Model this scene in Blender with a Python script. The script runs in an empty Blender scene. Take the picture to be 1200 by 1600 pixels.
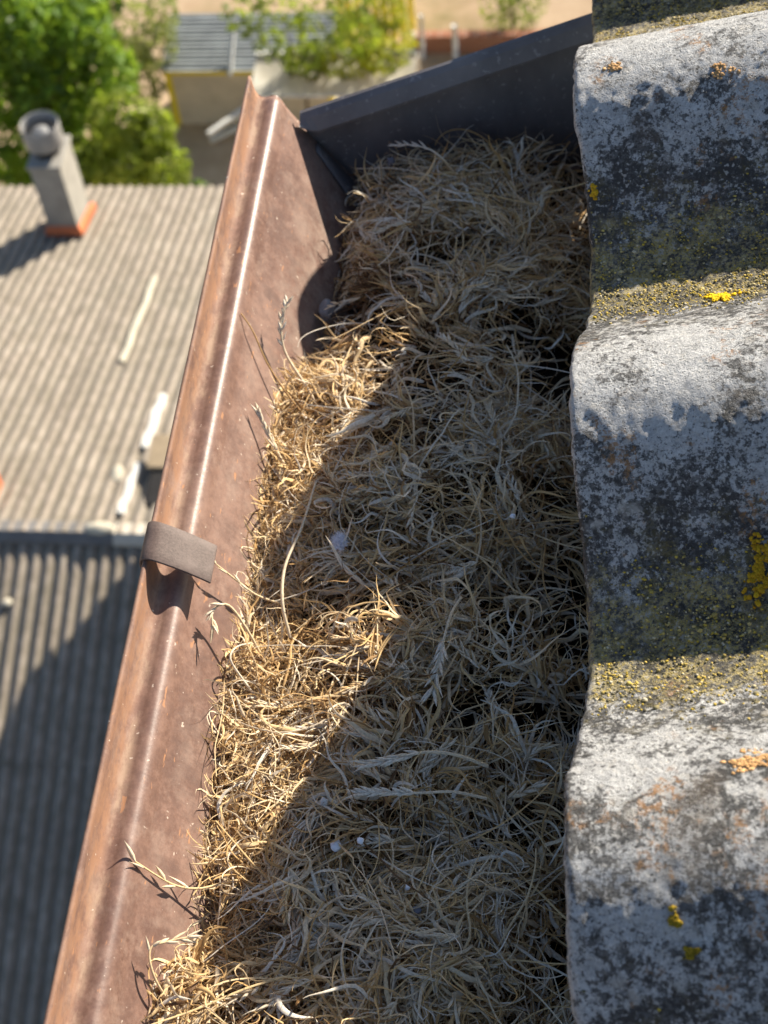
import bpy, bmesh, math, random
import numpy as np
from mathutils import Vector, Matrix

rng = np.random.default_rng(11)
random.seed(5)
scene = bpy.context.scene
COL = scene.collection

# ------------------------------------------------------------------ camera
cam_data = bpy.data.cameras.new('camera')
cam = bpy.data.objects.new('camera', cam_data)
COL.objects.link(cam)
cam.matrix_world = Matrix(((0.9939, -0.0249, 0.1074, -0.0071),
                           (0.0836, 0.8056, -0.5866, -0.2108),
                           (-0.0719, 0.5920, 0.8028, 0.4272),
                           (0, 0, 0, 1)))
cam_data.sensor_fit = 'VERTICAL'
cam_data.sensor_height = 36.0
cam_data.lens = 2330.0 / 1600.0 * 36.0
cam_data.clip_start = 0.02
cam_data.clip_end = 2000
cam_data.dof.use_dof = True
cam_data.dof.focus_distance = 0.595
cam_data.dof.aperture_fstop = 17.0
scene.camera = cam

# ------------------------------------------------------------------ light
SUN_FROM = Vector((1.0, 1.40, 0.97)).normalized()      # towards the sun
SUN_EL = math.asin(SUN_FROM.z)
SUN_AZ = math.atan2(SUN_FROM.x, SUN_FROM.y)               # clockwise from +Y
world = bpy.data.worlds.new('World')
scene.world = world
world.use_nodes = True
wn = world.node_tree
bg = wn.nodes['Background']
sky = wn.nodes.new('ShaderNodeTexSky')
sky.sky_type = 'NISHITA'
sky.sun_disc = False
sky.ozone_density = 2.5
sky.sun_elevation = SUN_EL
sky.sun_rotation = SUN_AZ
wn.links.new(sky.outputs[0], bg.inputs[0])
bg.inputs[1].default_value = 0.072
sun_data = bpy.data.lights.new('sun', 'SUN')
sun_data.energy = 5.0
sun_data.angle = math.radians(0.55)
sun_data.color = (1.0, 0.90, 0.75)
sun = bpy.data.objects.new('sun', sun_data)
COL.objects.link(sun)
sun.location = (3, 3, 3)
sun.rotation_euler = SUN_FROM.to_track_quat('Z', 'Y').to_euler()
scene.view_settings.view_transform = 'Standard'
scene.view_settings.look = 'None'
scene.view_settings.gamma = 1.0
scene.view_settings.exposure = 1.17
scene.view_settings.use_curve_mapping = False


# ------------------------------------------------------------------ helpers
def mesh_obj(name, verts, faces, mat=None, parent=None, smooth=False):
    me = bpy.data.meshes.new(name)
    me.from_pydata([tuple(v) for v in verts], [], [tuple(f) for f in faces])
    me.update()
    if smooth:
        me.polygons.foreach_set('use_smooth', [True] * len(me.polygons))
    if mat:
        me.materials.append(mat)
    o = bpy.data.objects.new(name, me)
    COL.objects.link(o)
    if parent:
        o.parent = parent
    return o


def quads_obj(name, V, F, mat, parent=None, smooth=True, attrs=None):
    """V (n,3) and F (m,4) numpy arrays -> one mesh, fast."""
    me = bpy.data.meshes.new(name)
    V = np.ascontiguousarray(V, dtype=np.float32)
    F = np.ascontiguousarray(F, dtype=np.int32)
    k = F.shape[1]
    me.vertices.add(len(V))
    me.vertices.foreach_set('co', V.ravel())
    me.loops.add(F.size)
    me.loops.foreach_set('vertex_index', F.ravel())
    me.polygons.add(len(F))
    me.polygons.foreach_set('loop_start', np.arange(0, F.size, k, dtype=np.int32))
    me.polygons.foreach_set('use_smooth', np.full(len(F), smooth))
    me.update(calc_edges=True)
    for an, arr in (attrs or {}).items():
        a = me.attributes.new(an, 'FLOAT', 'POINT')
        a.data.foreach_set('value', np.ascontiguousarray(arr, dtype=np.float32))
    me.materials.append(mat)
    o = bpy.data.objects.new(name, me)
    COL.objects.link(o)
    if parent:
        o.parent = parent
    return o


def empty(name, loc=(0, 0, 0)):
    o = bpy.data.objects.new(name, None)
    o.location = loc
    o.empty_display_size = 0.05
    COL.objects.link(o)
    return o


def tag(o, label=None, cat=None, group=None, kind=None):
    if label:
        o['label'] = label
    if cat:
        o['category'] = cat
    if group:
        o['group'] = group
    if kind:
        o['kind'] = kind
    return o


def box_vf(x0, x1, y0, y1, z0, z1):
    v = [(x0, y0, z0), (x1, y0, z0), (x1, y1, z0), (x0, y1, z0),
         (x0, y0, z1), (x1, y0, z1), (x1, y1, z1), (x0, y1, z1)]
    f = [(0, 3, 2, 1), (4, 5, 6, 7), (0, 1, 5, 4), (1, 2, 6, 5), (2, 3, 7, 6), (3, 0, 4, 7)]
    return v, f


def box(name, x0, x1, y0, y1, z0, z1, mat, parent=None, bevel=0.0):
    v, f = box_vf(x0, x1, y0, y1, z0, z1)
    o = mesh_obj(name, v, f, mat, parent)
    if bevel:
        m = o.modifiers.new('bevel', 'BEVEL')
        m.width = bevel
        m.segments = 2
    return o


def tube(name, pts, radii, mat, parent=None, sides=8, caps=True):
    """tapered tube through points"""
    pts = [Vector(p) for p in pts]
    V, F = [], []
    for i, p in enumerate(pts):
        t = (pts[min(i + 1, len(pts) - 1)] - pts[max(i - 1, 0)]).normalized()
        up = Vector((0, 0, 1)) if abs(t.z) < 0.9 else Vector((1, 0, 0))
        a = t.cross(up).normalized()
        b = t.cross(a)
        r = radii[i] if hasattr(radii, '__len__') else radii
        for k in range(sides):
            an = 2 * math.pi * k / sides
            V.append(p + (a * math.cos(an) + b * math.sin(an)) * r)
    for i in range(len(pts) - 1):
        for k in range(sides):
            k2 = (k + 1) % sides
            F.append((i * sides + k, i * sides + k2, (i + 1) * sides + k2, (i + 1) * sides + k))
    if caps:
        F.append(tuple(range(sides)))
        F.append(tuple((len(pts) - 1) * sides + k for k in reversed(range(sides))))
    return mesh_obj(name, V, F, mat, parent, smooth=True)


def smoothstep(a, b, x):
    t = np.clip((x - a) / (b - a), 0, 1)
    return t * t * (3 - 2 * t)


def vnoise(P, seed=0):
    """value noise on (n,d<=3) points, result 0..1"""
    P = np.asarray(P, dtype=np.float64)
    if P.shape[1] == 2:
        P = np.column_stack([P, np.full(len(P), 0.37)])
    i = np.floor(P).astype(np.int64)
    f = P - i
    f = f * f * (3 - 2 * f)

    def h(a):
        n = (a[:, 0] * 374761393 + a[:, 1] * 668265263 + a[:, 2] * 2147483647 + seed * 974711) & 0x7fffffff
        n = ((n ^ (n >> 13)) * 1274126177) & 0x7fffffff
        return ((n ^ (n >> 16)) & 0xffff) / 65535.0
    out = 0
    for dx in (0, 1):
        for dy in (0, 1):
            for dz in (0, 1):
                w = (f[:, 0] if dx else 1 - f[:, 0]) * (f[:, 1] if dy else 1 - f[:, 1]) * (f[:, 2] if dz else 1 - f[:, 2])
                out = out + w * h(i + np.array([dx, dy, dz]))
    return out


def fbm(P, seed=0, octs=4):
    s, a, tot = 0, 1.0, 0
    P = np.asarray(P, dtype=np.float64)
    for k in range(octs):
        s = s + a * vnoise(P * (2.03 ** k), seed + k * 17)
        tot += a
        a *= 0.5
    return s / tot


# ------------------------------------------------------------------ material tools
class Mat:
    def __init__(self, name):
        self.m = bpy.data.materials.new(name)
        self.m.use_nodes = True
        self.t = self.m.node_tree
        self.bsdf = self.t.nodes['Principled BSDF']
        self.out = self.t.nodes['Material Output']
        self._pos = None

    def n(self, kind, **kw):
        nd = self.t.nodes.new(kind)
        for k, v in kw.items():
            setattr(nd, k, v)
        return nd

    def link(self, a, b):
        self.t.links.new(a, b)

    @property
    def pos(self):
        if self._pos is None:
            self._pos = self.n('ShaderNodeTexCoord').outputs['Object']
        return self._pos

    def scaled(self, s):
        mp = self.n('ShaderNodeMapping')
        mp.inputs['Scale'].default_value = s
        self.link(self.pos, mp.inputs['Vector'])
        return mp.outputs[0]

    def noise(self, scale, detail=4, rough=0.6, vec=None, dist=0.0):
        nd = self.n('ShaderNodeTexNoise')
        nd.inputs['Scale'].default_value = scale
        nd.inputs['Detail'].default_value = detail
        nd.inputs['Roughness'].default_value = rough
        nd.inputs['Distortion'].default_value = dist
        self.link(vec if vec is not None else self.pos, nd.inputs['Vector'])
        return nd.outputs['Fac']

    def voro(self, scale, vec=None):
        nd = self.n('ShaderNodeTexVoronoi')
        nd.inputs['Scale'].default_value = scale
        self.link(vec if vec is not None else self.pos, nd.inputs['Vector'])
        return nd.outputs['Distance']

    def attr(self, name):
        nd = self.n('ShaderNodeAttribute')
        nd.attribute_name = name
        return nd.outputs['Fac']

    def ramp(self, fac, stops, interp='LINEAR'):
        nd = self.n('ShaderNodeValToRGB')
        nd.color_ramp.interpolation = interp
        els = nd.color_ramp.elements
        while len(els) < len(stops):
            els.new(0.5)
        for e, (p, c) in zip(els, stops):
            e.position = p
            e.color = (c, c, c, 1) if isinstance(c, (int, float)) else (*c, 1)
        self.link(fac, nd.inputs[0])
        return nd.outputs[0]

    def mix(self, fac, a, b, blend='MIX'):
        nd = self.n('ShaderNodeMixRGB', blend_type=blend)
        for i, x in ((0, fac), (1, a), (2, b)):
            if hasattr(x, 'is_linked'):
                self.link(x, nd.inputs[i])
            elif i == 0:
                nd.inputs[0].default_value = x
            else:
                nd.inputs[i].default_value = (*x, 1)
        return nd.outputs[0]

    def math(self, op, a, b=0.0, clamp=False):
        nd = self.n('ShaderNodeMath', operation=op)
        nd.use_clamp = clamp
        for i, x in ((0, a), (1, b)):
            if hasattr(x, 'is_linked'):
                self.link(x, nd.inputs[i])
            else:
                nd.inputs[i].default_value = x
        return nd.outputs[0]

    def bump(self, h, strength=0.5, dist=0.001):
        nd = self.n('ShaderNodeBump')
        nd.inputs['Strength'].default_value = strength
        nd.inputs['Distance'].default_value = dist
        self.link(h, nd.inputs['Height'])
        self.link(nd.outputs[0], self.bsdf.inputs['Normal'])

    def color(self, c):
        if hasattr(c, 'is_linked'):
            self.link(c, self.bsdf.inputs['Base Color'])
        else:
            self.bsdf.inputs['Base Color'].default_value = (*c, 1)
        return self

    def set(self, rough=None, metal=None, spec=None):
        b = self.bsdf
        for k, v in (('Roughness', rough), ('Metallic', metal), ('Specular IOR Level', spec)):
            if v is None:
                continue
            if hasattr(v, 'is_linked'):
                self.link(v, b.inputs[k])
            else:
                b.inputs[k].default_value = v
        return self

    def translucent(self, col, fac):
        tr = self.n('ShaderNodeBsdfTranslucent')
        if hasattr(col, 'is_linked'):
            self.link(col, tr.inputs[0])
        else:
            tr.inputs[0].default_value = (*col, 1)
        mx = self.n('ShaderNodeMixShader')
        mx.inputs[0].default_value = fac
        self.link(self.bsdf.outputs[0], mx.inputs[1])
        self.link(tr.outputs[0], mx.inputs[2])
        self.link(mx.outputs[0], self.out.inputs['Surface'])


def plain(name, col, rough=0.7, nscale=6.0, var=0.25, spec=0.3, bump=0.0):
    M = Mat(name)
    f = M.noise(nscale, 5)
    lo = tuple(c * (1 - var) for c in col)
    hi = tuple(min(1, c * (1 + var)) for c in col)
    M.color(M.ramp(f, [(0.3, lo), (0.7, hi)])).set(rough=rough, spec=spec)
    if bump:
        M.bump(f, 0.6, bump)
    return M.m


# ------------------------------------------------------------------ materials
def mat_tile():
    M = Mat('weathered_fibre_cement')
    h = M.attr('height')                       # 0 in the trough, 1 on the crest
    grain = M.noise(900, 5, 0.75)
    fine = M.noise(420, 6, 0.78)
    med = M.noise(170, 7, 0.78, dist=0.3)
    big = M.noise(34, 6, 0.7, dist=0.3)
    huge = M.noise(13, 4, 0.6)
    big2 = M.noise(60, 6, 0.72, vec=M.scaled((1, 1.3, 1)))
    def thr(n, lo, hi):
        return M.ramp(n, [(lo, 0.0), (hi, 1.0)])
    base = M.ramp(M.math('ADD', M.math('MULTIPLY', med, 0.55), M.math('MULTIPLY', grain, 0.45)),
                  [(0.38, (0.32, 0.322, 0.322)), (0.50, (0.57, 0.572, 0.566)), (0.60, (0.76, 0.758, 0.740))])
    # soft grey staining at a larger scale
    col = M.mix(M.math('MULTIPLY', thr(M.math('ADD', big, M.math('MULTIPLY', M.math('SUBTRACT', 0.62, h), 0.12)), 0.50, 0.64), 0.50), base, (0.12, 0.118, 0.115))
    # crisp dark algae speckle whose density follows the stains
    shift = M.math('ADD', M.math('MULTIPLY', M.math('SUBTRACT', big, 0.5), 0.75), M.math('MULTIPLY', M.math('SUBTRACT', huge, 0.5), 0.30))
    shift = M.math('ADD', shift, M.math('MULTIPLY', M.math('SUBTRACT', 0.74, h), 0.20))
    sp1 = thr(M.math('ADD', M.noise(230, 5, 0.72), shift), 0.512, 0.562)
    sp2 = thr(M.math('ADD', M.noise(560, 4, 0.7), M.math('MULTIPLY', shift, 0.8)), 0.528, 0.575)
    col = M.mix(M.math('MULTIPLY', sp1, 0.80), col, (0.040, 0.039, 0.038))
    col = M.mix(M.math('MULTIPLY', sp2, 0.80), col, (0.028, 0.027, 0.026))
    # pores
    pv = M.voro(620)
    col = M.mix(M.math('MULTIPLY', M.ramp(pv, [(0.10, 1.0), (0.22, 0.0)]), 0.55), col, (0.05, 0.048, 0.045))
    # pale grains
    sp3 = thr(M.noise(480, 3, 0.6, vec=M.scaled((1.05, 0.9, 1.1))), 0.585, 0.635)
    col = M.mix(M.math('MULTIPLY', sp3, 0.75), col, (0.62, 0.60, 0.56))
    # pale crustose lichen discs, ragged
    vv = M.n('ShaderNodeVectorMath', operation='ADD')
    nz = M.n('ShaderNodeTexNoise')
    nz.inputs['Scale'].default_value = 300
    M.link(M.pos, nz.inputs['Vector'])
    sc_ = M.n('ShaderNodeVectorMath', operation='SCALE')
    sc_.inputs['Scale'].default_value = 0.006
    M.link(nz.outputs['Color'], sc_.inputs[0])
    M.link(M.pos, vv.inputs[0])
    M.link(sc_.outputs[0], vv.inputs[1])
    v = M.voro(120, vec=vv.outputs[0])
    disc = M.math('MULTIPLY', M.ramp(v, [(0.16, 1.0), (0.36, 0.0)]), M.ramp(M.noise(55, 4), [(0.50, 0.0), (0.60, 1.0)]))
    col = M.mix(M.math('MULTIPLY', disc, 0.7), col, (0.60, 0.57, 0.52))
    # brown stains
    br = M.math('MULTIPLY', M.ramp(M.noise(36, 6, 0.65), [(0.58, 0.0), (0.66, 1.0)]), M.ramp(fine, [(0.35, 0.4), (0.6, 1.0)]))
    col = M.mix(M.math('MULTIPLY', br, 0.65), col, (0.125, 0.095, 0.07))
    # orange and tan lichen specks
    orr = M.math('MULTIPLY', M.ramp(M.noise(330, 6, 0.78), [(0.50, 0.0), (0.56, 1.0)]),
                 M.ramp(M.noise(40, 5, 0.6, vec=M.scaled((1.2, 1, 1))), [(0.575, 0.0), (0.64, 1.0)]))
    col = M.mix(M.math('MULTIPLY', orr, 0.8), col, (0.42, 0.20, 0.055))
    # trough moss, grey, olive and yellow grains
    mm = M.math('ADD', M.math('MULTIPLY', M.math('SUBTRACT', 0.23, h), 2.3), M.math('MULTIPLY', M.math('SUBTRACT', big2, 0.5), 2.4))
    mm = M.ramp(mm, [(0.02, 0.0), (0.45, 1.0)])
    mossc = M.ramp(M.math('ADD', M.math('MULTIPLY', M.noise(520, 5, 0.75), 0.6), M.math('MULTIPLY', M.noise(90, 4, 0.7), 0.4)),
                   [(0.44, (0.032, 0.029, 0.022)), (0.475, (0.16, 0.14, 0.095)), (0.505, (0.36, 0.31, 0.19)), (0.535, (0.54, 0.40, 0.055)), (0.58, (0.50, 0.46, 0.36))])
    col = M.mix(M.math('MULTIPLY', mm, 0.85), col, mossc)
    # scattered olive tufts on the flanks
    ol = M.math('MULTIPLY', M.math('MULTIPLY', M.ramp(M.noise(75, 6, 0.7), [(0.53, 0.0), (0.60, 1.0)]), M.ramp(fine, [(0.42, 0.0), (0.56, 1.0)])), M.ramp(h, [(0.25, 1.0), (0.75, 0.1)]))
    col = M.mix(M.math('MULTIPLY', ol, 0.55), col, (0.17, 0.13, 0.02))
    M.color(col).set(rough=M.ramp(fine, [(0.3, 0.42), (0.7, 0.80)]), spec=0.5)
    hh = M.math('ADD', M.math('MULTIPLY', med, 0.9), M.math('MULTIPLY', fine, 0.8))
    hh = M.math('ADD', hh, M.math('MULTIPLY', grain, 0.5))
    hh = M.math('SUBTRACT', hh, M.math('MULTIPLY', M.ramp(pv, [(0.08, 1.0), (0.25, 0.0)]), 0.35))
    M.bump(hh, 1.0, 0.0030)
    return M.m


def mat_gutter():
    M = Mat('weathered_brown_metal')
    st = M.noise(28, 5, 0.6, vec=M.scaled((1.0, 0.35, 1.0)))
    fine = M.noise(700, 4, 0.7)
    col = M.ramp(st, [(0.32, (0.112, 0.059, 0.044)), (0.50, (0.166, 0.094, 0.071)), (0.68, (0.226, 0.140, 0.108))])
    col = M.mix(M.ramp(fine, [(0.35, 0.0), (0.75, 0.28)]), col, (0.31, 0.20, 0.155))
    mot = M.noise(130, 8, 0.75)
    col = M.mix(M.ramp(mot, [(0.42, 0.38), (0.52, 0.0)]), col, (0.098, 0.056, 0.046))
    col = M.mix(M.ramp(mot, [(0.52, 0.0), (0.64, 0.45)]), col, (0.27, 0.165, 0.125))
    chalk = M.ramp(M.noise(46, 6, 0.72, vec=M.scaled((1.0, 0.8, 1.0))), [(0.52, 0.0), (0.70, 0.5)])
    col = M.mix(chalk, col, (0.34, 0.245, 0.195))
    # worn rim: orange primer and chalky tan beside it
    w = M.attr('rim')
    wn_ = M.noise(130, 7, 0.75, vec=M.scaled((1, 0.4, 1)))
    wm = M.math('MULTIPLY', w, M.ramp(wn_, [(0.42, 0.10), (0.56, 1.0)]))
    col = M.mix(M.math('MULTIPLY', wm, 0.8, True), col, (0.29, 0.155, 0.09))
    w2 = M.attr('chalk')
    wm2 = M.math('MULTIPLY', w2, M.ramp(M.noise(110, 7, 0.75, vec=M.scaled((1, 0.35, 1))), [(0.46, 0.0), (0.60, 0.75)]))
    col = M.mix(wm2, col, (0.33, 0.235, 0.165))
    # run-off stains down the wall and dust above the debris
    run = M.ramp(M.noise(60, 5, 0.7, vec=M.scaled((0.25, 1.0, 0.25))), [(0.50, 0.0), (0.66, 0.55)])
    col = M.mix(M.math('MULTIPLY', run, M.attr('wall')), col, (0.10, 0.062, 0.052))
    low = M.math('MULTIPLY', M.attr('low'), M.ramp(M.noise(110, 6, 0.75), [(0.38, 0.0), (0.62, 0.85)]))
    col = M.mix(low, col, (0.30, 0.235, 0.19))
    # scratches and rust flecks
    sc = M.ramp(M.noise(210, 3, 0.6, vec=M.scaled((1, 0.4, 1.6))), [(0.665, 0.0), (0.70, 1.0)])
    col = M.mix(M.math('MULTIPLY', sc, 0.75), col, (0.40, 0.20, 0.10))
    sc2 = M.ramp(M.noise(330, 2, 0.5), [(0.72, 0.0), (0.75, 1.0)])
    col = M.mix(M.math('MULTIPLY', sc2, 0.7), col, (0.55, 0.46, 0.38))
    rg = M.ramp(M.noise(420, 5, 0.7), [(0.3, 0.36), (0.7, 0.55)])
    worn = M.math('MAXIMUM', w, M.math('MULTIPLY', w2, 1.2, True))
    M.color(col).set(rough=M.mix(worn, rg, (0.78, 0.78, 0.78)), spec=M.math('SUBTRACT', 0.5, M.math('MULTIPLY', worn, 0.3)))
    M.bump(M.math('ADD', fine, M.math('MULTIPLY', st, 0.8)), 0.16, 0.0006)
    return M.m


def mat_endplate():
    M = Mat('grey_brown_end_metal')
    st = M.noise(30, 5, 0.65, vec=M.scaled((1, 1, 0.4)))
    col = M.ramp(st, [(0.3, (0.115, 0.104, 0.104)), (0.7, (0.20, 0.182, 0.178))])
    col = M.mix(M.ramp(M.noise(240, 3), [(0.62, 0.0), (0.68, 0.6)]), col, (0.32, 0.30, 0.29))
    M.color(col).set(rough=0.5, spec=0.45)
    M.bump(M.noise(500, 3), 0.15, 0.0005)
    return M.m


def mat_strap():
    M = Mat('dull_steel_strap')
    f = M.noise(900, 4, 0.7)
    col = M.ramp(f, [(0.3, (0.066, 0.044, 0.036)), (0.7, (0.122, 0.084, 0.071))])
    col = M.mix(M.ramp(M.noise(120, 4), [(0.45, 0.0), (0.7, 0.6)]), col, (0.15, 0.108, 0.093))
    M.color(col).set(rough=0.62, spec=0.35)
    M.bump(f, 0.25, 0.0004)
    return M.m


def mat_straw(name, tr=0.24):
    M = Mat(name)
    t = M.attr('tone')          # one value per blade
    g = M.attr('along')
    col = M.ramp(t, [(0.0, (0.13, 0.068, 0.030)), (0.14, (0.26, 0.145, 0.055)), (0.34, (0.60, 0.375, 0.150)),
                     (0.58, (0.80, 0.585, 0.300)), (0.80, (0.82, 0.690, 0.490)), (1.0, (0.86, 0.80, 0.68))])
    fib = M.noise(900, 3, 0.6)
    col = M.mix(M.ramp(fib, [(0.35, 0.35), (0.6, 0.0)]), col, (0.24, 0.145, 0.07))
    col = M.mix(M.ramp(g, [(0.0, 0.35), (0.35, 0.0)]), col, (0.19, 0.10, 0.045))
    M.color(col).set(rough=0.62, spec=0.28)
    M.translucent(col, tr)
    return M.m


def mat_soil():
    M = Mat('dark_leaf_mould')
    f = M.noise(260, 6, 0.75)
    M.color(M.ramp(f, [(0.3, (0.012, 0.009, 0.007)), (0.6, (0.035, 0.026, 0.018)), (0.75, (0.075, 0.055, 0.035))])).set(rough=0.95, spec=0.1)
    M.bump(f, 1.0, 0.003)
    return M.m


def mat_lower_sheet():
    M = Mat('old_corrugated_sheet')
    f = M.noise(3.0, 6, 0.7)
    g = M.noise(16, 5, 0.7, vec=M.scaled((1, 0.35, 1)))
    col = M.ramp(f, [(0.3, (0.235, 0.200, 0.165)), (0.5, (0.335, 0.285, 0.235)), (0.72, (0.41, 0.36, 0.30))])
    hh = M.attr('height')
    col = M.mix(M.ramp(hh, [(0.20, 0.65), (0.65, 0.0)]), col, (0.125, 0.112, 0.09))  # wave valleys painted darker, shading put into the sheet colour
    col = M.mix(M.ramp(M.noise(1.1, 6, 0.75), [(0.50, 0.0), (0.62, 0.35)]), col, (0.20, 0.185, 0.15))
    col = M.mix(M.ramp(g, [(0.40, 0.55), (0.60, 0.0)]), col, (0.13, 0.115, 0.08))
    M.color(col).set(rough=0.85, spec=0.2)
    return M.m


def mat_leaf(name, cols, tr=0.5):
    M = Mat(name)
    t = M.attr('tone')
    col = M.ramp(t, [(0.0, cols[0]), (0.5, cols[1]), (1.0, cols[2])])
    M.color(col).set(rough=0.5, spec=0.35)
    M.translucent(M.mix(0.55, col, (0.34, 0.46, 0.03)), tr)
    return M.m


MT = mat_tile()
MG = mat_gutter()
ME = mat_endplate()
MS = mat_strap()
MSTRAW = mat_straw('dry_straw')
MSOIL = mat_soil()
MLS = mat_lower_sheet()
MWHITE = plain('white_paint', (0.62, 0.62, 0.59), 0.6, 3, 0.1)
MCHIM = plain('chimney_render', (0.31, 0.295, 0.26), 0.85, 4, 0.18)
MORANGE = plain('orange_flashing', (0.56, 0.17, 0.07), 0.7, 5, 0.15)
MZINC = plain('zinc_cowl', (0.24, 0.24, 0.235), 0.42, 6, 0.15, spec=0.6)
MDARK = plain('near_black', (0.018, 0.017, 0.017), 0.8, 6, 0.3)  # plain near-black of cowl neck, hatch kerb and pane, wing windows
MMORTAR = plain('pale_mortar', (0.52, 0.48, 0.40), 0.9, 6, 0.2)
MBRICK = plain('red_brick', (0.30, 0.13, 0.075), 0.85, 5, 0.3)
MWALL = plain('render_wall', (0.36, 0.33, 0.28), 0.9, 1.5, 0.12)
MBARK = plain('bark', (0.11, 0.085, 0.06), 0.9, 9, 0.35)

# ------------------------------------------------------------------ ground (yard far below)
GZ = -19.0


def build_ground():
    M = Mat('dry_yard_soil')
    f = M.noise(0.22, 6, 0.65)
    g = M.noise(2.5, 6, 0.7)
    col = M.ramp(f, [(0.30, (0.17, 0.15, 0.06)), (0.44, (0.42, 0.31, 0.20)), (0.68, (0.56, 0.43, 0.30))])
    col = M.mix(M.ramp(g, [(0.4, 0.3), (0.6, 0.0)]), col, (0.30, 0.20, 0.12))
    M.color(col).set(rough=0.95, spec=0.1)
    xs = np.concatenate([np.linspace(-600, -40, 8), np.linspace(-30, 30, 40), np.linspace(40, 600, 8)])
    ys = np.concatenate([np.linspace(-300, -10, 6), np.linspace(0, 60, 40), np.linspace(75, 900, 10)])
    X, Y = np.meshgrid(xs, ys)
    near = ((np.abs(X) < 31) & (Y > -1) & (Y < 61))
    Z = GZ + (vnoise(np.column_stack([X.ravel() * 0.5, Y.ravel() * 0.5]), 3).reshape(X.shape) - 0.5) * 0.25 * near
    nx, ny = len(xs), len(ys)
    idx = np.arange(nx * ny).reshape(ny, nx)
    F = np.stack([idx[:-1, :-1], idx[:-1, 1:], idx[1:, 1:], idx[1:, :-1]], -1).reshape(-1, 4)
    o = quads_obj('ground', np.column_stack([X.ravel(), Y.ravel(), Z.ravel()]), F, M.m)
    tag(o, 'dry sandy yard far below with patches of grass', kind='structure')
    return o


build_ground()

# ------------------------------------------------------------------ our corrugated roof
PITCH = 0.177
AMP = 0.0228
SL = math.radians(12.6)
CS, SN = math.cos(SL), math.sin(SL)


CREST_Y = [-0.57, -0.385, -0.201, -0.018, 0.163, 0.352, 0.533, 0.72]      # the waves are not quite regular


def warp(y):
    return np.interp(y, CREST_Y, [5, 4, 3, 2, 1, 0, -1, -2])


def prof(y):
    return -AMP + AMP * np.cos(2 * np.pi * warp(y))


def dprof(y):
    return (prof(y + 0.0005) - prof(y - 0.0005)) / 0.001


def tile_point(s, y, lift=0.0):
    h = prof(y) + lift
    return Vector((s * CS - h * SN, y, s * SN + h * CS))


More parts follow.
